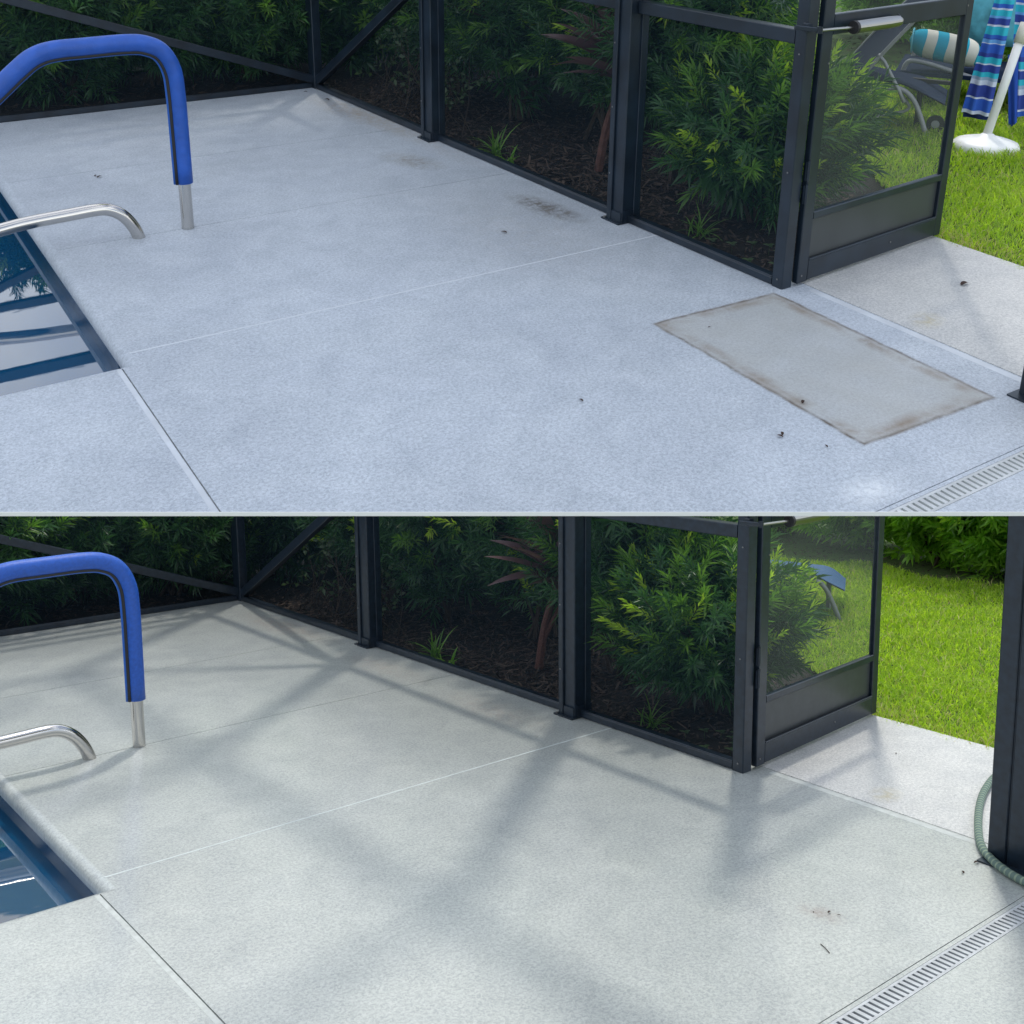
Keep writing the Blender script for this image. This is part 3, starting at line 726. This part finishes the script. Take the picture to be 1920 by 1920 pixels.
    pl = [(4.03, .76), (11.2, .76), (11.2 if not up else 14.2, 5.5), (11.2 if not up else 14.2, 7.2), (11.2, 8.9), (-2.2, 8.9), (-2.2, 8.4), (4.9, 8.4), (4.9, 4.0), (4.06, 2.82), (4.03, 2.82)]
    gr.prism(cb(pl) if up else pl, -.40, -.032); o = put('lawn', gr, M['lawn_soil'], T); o['kind'] = 'structure'
    chips(T, 'mulch', [(3.03, 4.3, 2.95, 7.4, 9000, .013), (3.03, 4.0, 3.3, 6.9, 1500, .030), (3.2, 3.9, 3.9, 4.9, 500, .045), (x_l, 3.0, 7.1, 8.4, 5000, .018), (7.35, 8.6, 2.6, 6.8, 6000, .022)], 'brown bark mulch under the hedge plants ' + wh, 5 if up else 6, z=-.042)
    def on_lawn(x, y):
        e1 = np.where(y < 2.86, 4.035 + .012 * np.sin(y * 25), np.where(y < 4.0, 4.04 + (y - 2.8) * .70, 4.9))
        az_ = np.degrees(np.arctan2(x, y))
        far = x < 7.35 + .12 * np.sin(y * 4) - .25 * (y > 5.2)
        return (x > e1 - .012 - .012 * np.sin(y * 61 + np.sin(y * 17) * 3)) & far & (az_ > 36)
    grass_patch(T, 'lawn_grass', on_lawn, (4.0, 7.6), (.9, 7.2), 9000 if up else 11000, 'thick green lawn beyond the screen door ' + wh, 11 if up else 12)

    # ---- planting
    SG = 'podocarpus shrubs along the screened wall'
    rows = [(3.60, 3.42, .44, .70, .38), (3.68, 4.12, .45, 1.55, .55), (3.88, 4.95, .50, 1.6, .55), (3.72, 5.7, .50, 1.6, .5), (3.80, 6.5, .52, 1.5, .5)]
    lab = ['fine leaved green shrub seen through the open door and first screen panel ', 'podocarpus shrub just behind the second post, above bare mulch ', 'podocarpus shrub with lime tips in the middle screen panel ',
           'podocarpus shrub beside the far post of the middle panel ', 'dark podocarpus shrub in the small panel by the corner brace ']
    for i, (cx, cy, r_, zt, ry_) in enumerate(rows):
        shrub(T, 'podocarpus_shrub', cx, cy, r_, zt, lab[i] + ('(upper picture)' if up else '(lower picture)'), 'shrub', SG, 100 + i + (50 if not up else 0), z0=(.06, .20, .10, .06, .04)[i], nspray=(420, 330, 420, 380, 340)[i], ry=ry_)
    shrub(T, 'podocarpus_shrub', 3.72, 4.0, .30, 1.5, 'taller lime tipped shrub standing behind the door frame post ' + ('(upper picture)' if up else '(lower picture)'), 'shrub', SG, 140 if up else 190, z0=.35, nspray=170, tipfrac=.3)
    shrub(T, 'olive_bush', 4.05, 7.2, .5, 1.25, 'olive brown small leaved bush above the corner brace ' + wh, 'shrub', 'olive brown corner bushes', 160 if up else 161, z0=.35, nspray=420, L=.03, W=.012, leaves=16, mats=('olive_leaf', 'olive_leaf', 'olive_leaf'), stem_l=.1)
    BGp = 'dark hedge plants behind the back wall'
    bl = ['rightmost dark plant behind back screen near the corner ', 'second dark plant behind back screen from the corner ', 'third dark plant behind back screen from the corner ', 'fourth dark plant behind back screen from the corner ', 'fifth dark plant behind back screen from the corner ']
    for i, cx in enumerate((2.75, 2.10, 1.45, .8, .1)):
        shrub(T, 'hedge_plant', cx, 7.68 + .15 * (i % 2), .52, 1.02, bl[i] + ('(upper picture)' if up else '(lower picture)'), 'hedge plant', BGp, 200 + i + (50 if not up else 0), z0=.02, nspray=340, tipfrac=.07, W=.014, L=.10, core=260,
              mats=('dark_leaf', 'dark_leaf' if i % 2 else 'mid_leaf', 'tip_leaf'), stems=9)
    # a second row closes the view between them
    for i, (cx, cy) in enumerate(((5.0, 5.6), (5.0, 6.7), (4.5, 5.05), (3.1, 8.6), (1.7, 8.6), (.4, 8.6), (4.3, 7.9), (-.9, 8.3), (3.55, 7.75))):
        l2 = ['behind the middle podocarpus panel', 'behind the corner panel shrubs', 'behind the ti plant', 'farthest back, beyond the corner post', 'farthest back, behind the handrail', 'farthest back at the left edge', 'diagonally behind the back corner', 'beyond the left picture edge', 'right behind the corner post'][i]
        shrub(T, 'background_shrub', cx, cy, .80 if i not in (2, 8) else .55, 2.0 if i < 3 else 1.05, 'dark leafy shrub ' + l2 + (' (upper picture)' if up else ' (lower picture)'), 'shrub', 'background shrubs', 300 + i + (50 if not up else 0), z0=-.02, nspray=220, L=.12, W=.022, leaves=26, tipfrac=.07, core=520)
    # ti plant
    rng = np.random.default_rng(31 if up else 32)
    ti = thing('ti_plant', T, (3.47, 4.50, -.03), 'burgundy ti plant with long strap leaves behind the second post ' + ('(upper)' if up else '(lower)'), 'plant', 'burgundy ti plants')
    cane = MB().tube(smoothpath([(3.47, 4.50, -.04), (3.49, 4.47, .2), (3.48, 4.38, .40), (3.46, 4.32, .60)], 4), np.linspace(.024, .016, 13), 8)
    cane.tube(smoothpath([(3.48, 4.49, .1), (3.53, 4.40, .3), (3.55, 4.26, .48)], 4), np.linspace(.016, .012, 9), 8)
    put('cane', cane, M['cane'], T, ti)
    for i in range(26):
        a = rng.uniform(0, 6.28) if i > 13 else 2.5 + rng.normal(0, .75); e = .45 + .95 * (i / 26) + rng.normal(0, .1)
        hd = (3.46, 4.32, .48 + .2 * i / 26) if i % 3 else (3.55, 4.26, .42 + .1 * i / 26)
        mb = MB(); blade(mb, hd, (math.cos(a) * math.cos(e), math.sin(a) * math.cos(e), math.sin(e)), rng.uniform(.34, .50), rng.uniform(.045, .07), rng.uniform(.3, 1.0), 9, twist=rng.choice([-1, 1]) * rng.uniform(.3, .9))
        put('leaf', mb, M['ti_leaf'], T, ti, smooth=True)
    # low weeds and seedlings in the bed
    def weed(x, y, n, L, W, mt, name, label, grp, spread=.9, sd=0):
        rg = np.random.default_rng(sd); mb = MB()
        for i in range(n):
            a = rg.uniform(0, 6.28); e = rg.uniform(.3, 1.3)
            blade(mb, (x + rg.normal(0, .02), y + rg.normal(0, .02), -.035), (math.cos(a) * math.cos(e) * spread, math.sin(a) * math.cos(e) * spread, math.sin(e)), L * rg.uniform(.5, 1.2), W, 1.0, 5)
        o = put(name, mb, M[mt], T, org=(x, y, -.035)); tag(o, label, 'weed', grp)
    weed(3.17, 5.05, 26, .22, .010, 'mid_leaf', 'weed_tuft', 'grassy green weed tuft at the foot of the first post ' + ('(upper)' if up else '(lower)'), 'weeds in the bed', sd=1)
    weed(3.22, 3.42, 22, .17, .008, 'mid_leaf', 'weed_tuft', 'thin grassy weed tuft just right of the second post ' + ('(upper)' if up else '(lower)'), 'weeds in the bed', sd=2)
    weed(3.12, 4.85, 12, .10, .022, 'bright_leaf', 'weed_tuft', 'broad leaved little weed on mulch by the kick rail ' + ('(upper)' if up else '(lower)'), 'weeds in the bed', sd=3)
    rg = np.random.default_rng(8); so_ = None
    for i, (x, y) in enumerate(((3.32, 3.10), (3.36, 3.05), (3.30, 3.02), (3.25, 2.96), (3.40, 2.98), (3.20, 3.2), (3.16, 3.28), (3.12, 3.02), (3.18, 2.93), (3.28, 3.16))):
        if so_ is None:
            mb = MB(); mb.tube([(x, y, -.04), (x, y, 0.0)], .0015, 4)
            for q in range(3):
                a = q * 2.1; blade(mb, (x, y, -.001), (math.cos(a), math.sin(a), .25), .030, .022, .3, 4)
            so_ = put('seedling', mb, M['grey_leaf'], T, org=(x, y, -.04)); o = so_
        else: o = at(so_, T, (x, y, -.04))
        tag(o, 'tiny round leaved seedling on dark soil behind the first kick rail ' + ('(upper)' if up else '(lower)'), 'seedling', 'seedlings, ' + k + ' picture')
    # pale weedy creeper in the corner panel
    rg = np.random.default_rng(44); v = thing('creeper', T, (3.25, 6.2, -.03), 'sparse pale green creeper below the corner brace ' + wh, 'plant', 'sparse creepers')
    P = np.array([(3.2 + .25 * rg.random(), 5.6 + 1.2 * rg.random(), .03 + .45 * rg.random() ** 1.3) for _ in range(45)]); D = unit(rg.normal(0, 1, (45, 3)) + [0, 0, .8])
    V, Fc = leaf_cloud(rg, P, D, 7, .045, .026, 80, 30, .10); link_mesh('leaves', V, Fc, [M['grey_leaf']], T, v['_org'], None, None, False, v)
    st = MB()
    for i in range(45):
        b0 = np.array([3.25 + rg.normal(0, .04), 6.2 + rg.normal(0, .3), -.04]); st.tube([b0, (b0 + P[i]) / 2 + rg.normal(0, .03, 3), P[i], P[i] + D[i] * .1], [.003, .0025, .002, .001], 3, cap=False)
    put('stems', st, M['stem'], T, v)
    # far hedge beyond the lawn
    hl = ['nearest the latch post', 'second along the far mulch bed', 'third along the far mulch bed', 'fourth along the far mulch bed', 'last at the left of the far mulch bed']
    for i, (cx, cy) in enumerate(((7.85, 3.45), (7.78, 4.05), (7.85, 4.7), (8.1, 5.5), (8.3, 6.5))):
        shrub(T, 'lawn_hedge_shrub', cx, cy, .52, 1.45, 'bright hedge shrub across the lawn, ' + hl[i] + (' (upper)' if up else ' (lower)'), 'shrub', 'hedge shrubs across the lawn', 400 + i + (50 if not up else 0), z0=-.05, core=420, nspray=400, L=.10, W=.026, leaves=22, tipfrac=.1,
              mats=('bright_leaf', 'bright_leaf', 'tip_leaf'), stem_l=.2)

    # ---- lounge chair on the lawn
    e1 = unit(np.array([.55, -.835])); e2 = np.array([-e1[1], e1[0]]); P0 = np.array([5.5, 4.15])
    def q(a, b, z): return (P0[0] + e1[0] * a + e2[0] * b, P0[1] + e1[1] * a + e2[1] * b, z)
    lc = thing('lounge_chair', T, (P0[0], P0[1], -.03), ('navy sling lounge chair with raised back and grey frame, behind the open door' if up else 'lounge chair foot end with blue sling, seen through the lower open door'), 'lounge chair', 'sling lounge chairs')
    GF = M['grey_frame']
    def sling(name, near, far, mt, th_=.008):
        near = smoothpath([q(*p) for p in near], 5); far = smoothpath([q(*p) for p in far], 5); mb = MB(); V = []
        for a, b in zip(near, far):
            for s_ in np.linspace(0, 1, 7): V.append(a * (1 - s_) + b * s_ + np.array([0, 0, -.022 * math.sin(math.pi * s_)]))
        mb.grid(V, len(near), 7); V2 = np.array(V) - np.array([0, 0, th_]); mb.grid(V2, len(near), 7)
        mb.f = [f if i < len(mb.f) // 2 else f[::-1] for i, f in enumerate(mb.f)]
        return put(name, mb, mt, T, lc, smooth=True)
    if up:
        sling('backrest', [(-.30, .0, .276), (-.188, .0, .436), (-.04, 0, .627), (.10, 0, .80)], [(-.44, .6, .284), (-.30, .6, .466), (-.18, .6, .62), (-.03, .6, .80)], M['sling'])
        sling('seat', [(-.256, 0, .291), (-.074, 0, .282), (.013, 0, .258), (.075, 0, .233), (.205, 0, .178)], [(-.30, .6, .262), (-.101, .6, .237), (-.02, .6, .228), (.056, .6, .212), (.19, .6, .146)], M['sling_blue' if False else 'sling'])
        side = MB().tube(smoothpath([q(-.335, -.01, .235), q(-.30, -.01, .268), q(-.188, -.01, .430), q(-.03, -.01, .64), q(.1, -.01, .80)], 4), .011, 8)
        put('back_rail', side, GF, T, lc, smooth=True)
        put('back_rail', MB().tube(smoothpath([q(-.47, .61, .25), q(-.43, .61, .29), q(-.3, .61, .47), q(-.17, .61, .63), q(-.02, .61, .80)], 4), .011, 8), GF, T, lc, smooth=True)
        put('arm_strut', MB().tube([q(-.20, -.01, .44), q(-.16, -.01, .40), q(-.056, -.02, .235), q(-.02, -.02, .17)], .011, 8), GF, T, lc, smooth=True)
        put('support_bar', MB().tube(smoothpath([q(-.149, .04, .368), q(-.059, .04, .223), q(-.0, .04, .150), q(.006, .04, .125), q(-.02, .04, .103), q(-.102, .05, .076), q(-.20, .06, .045)], 5), .0095, 8), GF, T, lc, smooth=True)
        put('arm_strut', MB().tube([q(-.45, .55, .27), q(-.431, .55, .238), q(-.336, .55, .10)], .011, 8), GF, T, lc, smooth=True)
        put('side_frame', MB().bar(q(-.48, .3, .175), q(-.36, .3, .187), .02, .02).bar(q(-.36, .3, .187), q(-.28, .3, .262), .02, .02), GF, T, lc)
    else:
        sling('seat', [(-.42, 0, .315), (-.258, 0, .309), (-.094, 0, .296), (.039, 0, .228), (.151, 0, .176)], [(-.45, .6, .25), (-.293, .6, .240), (-.094, .6, .226), (.043, .6, .21), (.148, .6, .135)], M['sling_blue'])
        put('side_frame', MB().bar(q(-.45, -.01, .285), q(-.06, -.01, .272), .02, .02), GF, T, lc)
    put('leg', MB().tube(smoothpath([q(-.138, 0, .235), q(-.082, 0, .249), q(-.019, 0, .230), q(.035, 0, .178), q(.082, 0, .087), q(.13, 0, -.03)], 4), .015, 8), GF, T, lc, smooth=True)
    put('leg', MB().bar(q(.048, .25, .19), q(.05, .25, -.03), .03, .02, up=(1, 0, 0)), M['black'] if up else GF, T, lc)
    if up:
        whl = MB(); c_ = np.array(q(.165, .12, .028)); ax = np.array([e2[0], e2[1], 0])
        whl.tube([c_ - ax * .012, c_ + ax * .012], .052, 20); whl.tube([c_ - ax * .016, c_ - ax * .012], .024, 14, 1)
        put('wheel', whl, [M['black'], GF], T, lc)
        put('crossbar', MB().bar(q(-.02, .5, .213), q(.24, .5, .209), .025, .025), M['black'], T, lc)
        # second lounger with the pillow on it
        l2 = thing('lounge_chair', T, q(.3, 1.0, -.03), 'pale grey lounge chair under the teal striped pillow and hanging towels', 'lounge chair', 'sling lounge chairs')
        put('arm', MB().tube(smoothpath([q(-.117, .9, .17), q(-.103, .9, .232), q(-.065, .9, .262), q(.05, .9, .248), q(.198, .9, .211), q(.45, .9, .15)], 5), .016, 8), GF, T, l2, smooth=True)
        put('arm', MB().tube(smoothpath([q(-.11, 1.5, .12), q(-.1, 1.5, .20), q(-.05, 1.5, .232), q(.45, 1.5, .12)], 5), .016, 8), GF, T, l2, smooth=True)
        put('leg', MB().bar(q(.36, .85, .15), q(.37, .85, -.03), .04, .04, up=(1, 0, 0)), M['black'], T, l2)
        put('leg', MB().bar(q(.66, .85, .1), q(.66, .85, -.03), .04, .04, up=(1, 0, 0)), GF, T, l2)
        mb = MB(); mb.prism([q(-.16, .86, 0)[:2], q(.95, .86, 0)[:2], q(.95, 1.55, 0)[:2], q(-.16, 1.55, 0)[:2]], .17, .195); put('seat', mb, M['sling'], T, l2)
        # bolster pillow: fat striped roll with tied end
        pb = MB(); n1, n2 = 30, 24; V = []; U = []
        for i in range(n1):
            t = i / (n1 - 1); rr_ = .093 * (max(0.0, 1 - abs(2 * t - 1) ** 5) ** .5) + .004
            c_ = np.array(q(-.105 + t * .46, 1.0, .385 - t * .075))
            for j in range(n2 + 1):
                a = 2 * math.pi * j / n2; V.append(c_ + np.array([e2[0] * math.cos(a), e2[1] * math.cos(a), math.sin(a)]) * rr_ * (1 + .04 * math.sin(3 * a + 5 * t))); U.append((j / n2, t + .02 * math.sin(a * 2)))
        pb.grid(V, n1, n2 + 1, 0, U)
        pi = thing('bolster_pillow', T, q(.1, 1.0, .3), 'teal and cream striped bolster pillow lying on the lounge chair', 'pillow')
        put('cushion', pb, M['pillow'], T, pi, smooth=True)
        rg_ = [q(-.10, 1.0, .385)]; ring = [np.array(q(-.085, 1.0, .382)) + np.array([e2[0] * math.cos(a), e2[1] * math.cos(a), math.sin(a)]) * .079 for a in np.linspace(0, 2 * math.pi, 25)]
        put('piping', MB().tube(ring, .005, 6), M['piping'], T, pi, smooth=True)
        # pale teal pillow standing behind
        cb_ = MB(); V = []; n = 14
        for sgn in (-1, 1):
            for i in range(n):
                for j in range(n):
                    a, b = i / (n - 1) * 2 - 1, j / (n - 1) * 2 - 1; bulge = .06 * ((1 - a ** 4) * (1 - b ** 4)) ** .6
                    V.append(q(.33 + a * .21 + .08, 1.28 + sgn * bulge, .56 + b * .22))
        cb_.grid(V[:n * n], n, n); cb_.grid(V[n * n:], n, n)
        o = put('cushion', cb_, M['cloud'], T, org=q(.33, 1.3, .35), smooth=True); tag(o, 'pale watery teal cushion propped up behind the striped bolster', 'cushion')
        # towels hanging: two striped, one royal blue, folded sheets with waves
        def cloth(name, pts, mt, label, b, waves=2.0, amp=.018, base_lab='towel', vs_=(0, 1)):
            (al, zl), (ar, zr_), (bl_, zb1), (br, zb2) = pts     # bottom-left, bottom-right, top-left, top-right
            V = []; U = []; nu, nv = 26, 22
            for i in range(nu):
                t = i / (nu - 1)
                for j in range(nv):
                    s_ = j / (nv - 1); a = (al * (1 - t) + ar * t) * (1 - s_) + (bl_ * (1 - t) + br * t) * s_; z = (zl * (1 - t) + zr_ * t) * (1 - s_) + (zb1 * (1 - t) + zb2 * t) * s_
                    V.append(q(a, b + amp * math.sin(waves * 6.28 * t + s_) * (1.1 - s_ * .6), z)); U.append((t, vs_[0] + (vs_[1] - vs_[0]) * s_))
            mb = MB(); mb.grid(V, nu, nv, 0, U); V2 = np.array(V) + np.array([e2[0], e2[1], 0]) * .006; mb.grid(V2, nu, nv, 0, U)
            mb.f = [f[::-1] if i < len(mb.f) // 2 else f for i, f in enumerate(mb.f)]
            o = put(name, mb, mt, T, org=q(al, b, 0), smooth=True); tag(o, label, base_lab, 'towels hanging beside the umbrella pole')
        cloth('striped_towel', ((.293, .055), (.458, .045), (.385, .76), (.495, .76)), M['towel'], 'wide blue and turquoise striped towel hanging left of the pole', .4)
        cloth('striped_towel', ((.56, .05), (.70, .05), (.500, .76), (.66, .76)), M['towel'], 'narrow striped towel edge hanging right of the pole', .46, vs_=(.1, .95))
        cloth('blue_cloth', ((.575, -.03), (.615, .02), (.505, .42), (.56, .46)), M['royal'], 'plain royal blue cloth with pointed hem behind the pole', .43, 1.0, .012, 'cloth')
        cloth('dark_cloth', ((.305, .02), (.45, .015), (.30, .12), (.47, .12)), M['navy_cloth'], 'navy cloth hem showing under the wide striped towel', .43, 1.0, .012, 'cloth')
        # umbrella pole and base
        um = thing('umbrella_stand', T, (5.64, 3.69, -.03), 'white umbrella stand with leaning tube and round white base on the grass', 'umbrella stand')
        put('pole', MB().tube([(5.645, 3.70, .04), (5.832, 3.70, .62)], .0245, 16), M['white_plastic'], T, um, smooth=True)
        put('collar', MB().tube([(5.812, 3.70, .56), (5.832, 3.70, .62), (5.85, 3.7, .67)], .031, 16), M['white_frame'], T, um, smooth=True)
        bs = MB(); V = []; rp = [(0, .062), (.03, .060), (.05, .045), (.09, .035), (.14, .022), (.175, .008), (.185, -.02), (.18, -.035)]
        for i in range(33):
            a = 2 * math.pi * i / 32
            for r_, z in rp: V.append((5.64 + r_ * math.cos(a) * (1 + .02 * math.sin(9 * a)), 3.69 + r_ * math.sin(a) * (1 + .02 * math.sin(9 * a)), z))
        bs.grid(V, 33, len(rp)); put('base', bs, M['white_plastic'], T, um, smooth=True)
        o = put('lawn_toy', MB().tube([(5.30, 3.12, .0), (5.37, 3.0, .0)], .007, 8).tube([(5.285, 3.145, 0), (5.298, 3.123, 0)], .008, 8, 1), [M['red'], M['white_plastic']], T, org=(5.3, 3.1, -.02)); tag(o, 'small red and white stick lying on the lawn grass', 'stick')
    # ---- litter on the deck
    if up: lv = [(3.65, 2.385, .020), (2.442, 3.82, .013), (2.388, 2.035, .010), (1.151, 5.576, .014), (1.14, 5.61, .010), (2.827, 6.932, .012), (2.923, 6.956, .010), (2.851, 6.633, .018), (1.817, 2.399, .008), (2.175, 1.922, .009), (2.192, 1.930, .009), (2.247, 1.814, .006), (2.522, 2.599, .006)]
    else: lv = [(2.311, 1.836, .007), (2.316, 1.807, .005), (2.275, 1.866, .004), (3.654, 2.455, .006), (2.853, 1.72, .008), (2.95, 1.728, .010)]
    gp = 'dead leaf bits on the deck, ' + k + ' picture'
    names_up = ['on the pale walk by the lawn', 'in mid deck near the second joint', 'at the near end of the stained rectangle', 'left of a pair beside the blue grip', 'right of a pair beside the blue grip', 'just left of the back corner', 'at the very back corner', 'by the wall below the back corner', 'alone in the middle of the deck', 'left of two crumbs near the stain', 'right of two crumbs near the stain', 'nearest the drain', 'inside the stained rectangle, far end']
    names_lo = ['beside the faint rusty mark', 'dot right of the rusty mark', 'dot left of the rusty mark', 'on the bright walk outside', 'near the hose', 'touching the hose bend']
    for i, (x, y, s_) in enumerate(lv):
        rg = np.random.default_rng(900 + i); mb = MB(); a = rg.uniform(0, 3.1)
        blade(mb, (x - s_ * math.cos(a), y - s_ * math.sin(a), .003), (math.cos(a), math.sin(a), .35), s_ * 2.2, s_ * 1.0, .8, 4, .5)
        o = put('fallen_leaf', mb, M['dead_leaf'], T, org=(x, y, .002)); tag(o, 'small dark dead leaf bit ' + (names_up if up else names_lo)[i] + (' (upper)' if up else ' (lower)'), 'leaf', gp)
    if not up:
        o = put('twig', MB().tube([(2.14, 1.745, .002), (2.13, 1.722, .003), (2.118, 1.70, .002)], .0012, 5), M['dead_leaf'], T, org=(2.13, 1.72, 0)); tag(o, 'thin dark twig lying on the deck above the drain (lower)', 'twig')
        hp = [(3.95, 2.10, .015), (3.713, 2.056, .015), (3.613, 2.033, .015), (3.487, 1.993, .015), (3.35, 1.934, .015), (3.215, 1.865, .015), (3.106, 1.802, .015), (3.037, 1.752, .015), (2.989, 1.70, .015), (2.946, 1.635, .015), (2.912, 1.545, .015), (2.9, 1.4, .015)]
        o = put('garden_hose', MB().tube(smoothpath(hp, 6), .0135, 14, vlen=.022), M['hose'], T, org=(3.1, 1.8, 0), smooth=True); tag(o, 'grey green ribbed garden hose curling round the foot of the latch post', 'hose')

M['drain'] = simple('white_drain_plastic', (.44, .46, .47), .6, vary=.15, scale=10)
M['piping'] = simple('aqua_piping', (.12, .45, .55), .7)
build(UP)
build(LO)

# ------------------------------------------------------------------ added unseen tree; its crown is placed to keep sun off the upper deck
sd_ = np.array(SUN); rng = np.random.default_rng(77)
st_ = thing('added_shade_tree', UP, (13.5, 6.2, -.4), 'added unseen tree off the right edge of the picture, placed to shade the upper deck', 'tree')
cc = np.array([.95, 4.15, 0]) + sd_ * 15.0
n_ = 400; s_ = unit(rng.normal(size=(n_, 3))) * rng.uniform(.1, 1, (n_, 1)) ** .5
ax1 = unit(np.cross(sd_, [0, 0, 1.0])); ax2 = np.cross(ax1, sd_)
P = cc + s_[:, :1] * ax1 * 3.5 + s_[:, 1:2] * ax2 * 2.9 + s_[:, 2:] * sd_ * 1.4
V, Fc = leaf_cloud(rng, P, unit(rng.normal(size=(n_, 3))), 26, .42, .17, 85, 30, .5)
link_mesh('crown', V, Fc, [M['mid_leaf']], UP, st_['_org'], None, None, False, st_)
mb = MB(); b0 = np.array([13.5, 6.2, -.4]); mb.tube(smoothpath([b0, b0 + [0, .2, 4.5], b0 * .6 + cc * .4 + [0, 0, 4.2], cc + [0, 0, -.3]], 5), np.linspace(.34, .12, 16), 10)
for i in range(0, n_, 12): mb.tube([cc + (P[i] - cc) * .1, P[i]], [.06, .02], 4, cap=False)
put('trunk', mb, M['stem'], UP, st_)

# ------------------------------------------------------------------ added ground to the horizon, bounces light up under the lower terrace
mb = MB(); mb.add([(-3000, -3000, -75), (3000, -3000, -75), (3000, 3000, -75), (-3000, 3000, -75)], [[0, 1, 2, 3]])
o = put('terrain', mb, M['terrain'], UP); o['kind'] = 'structure'

for o in bpy.data.objects:
    if '_org' in o: del o['_org']
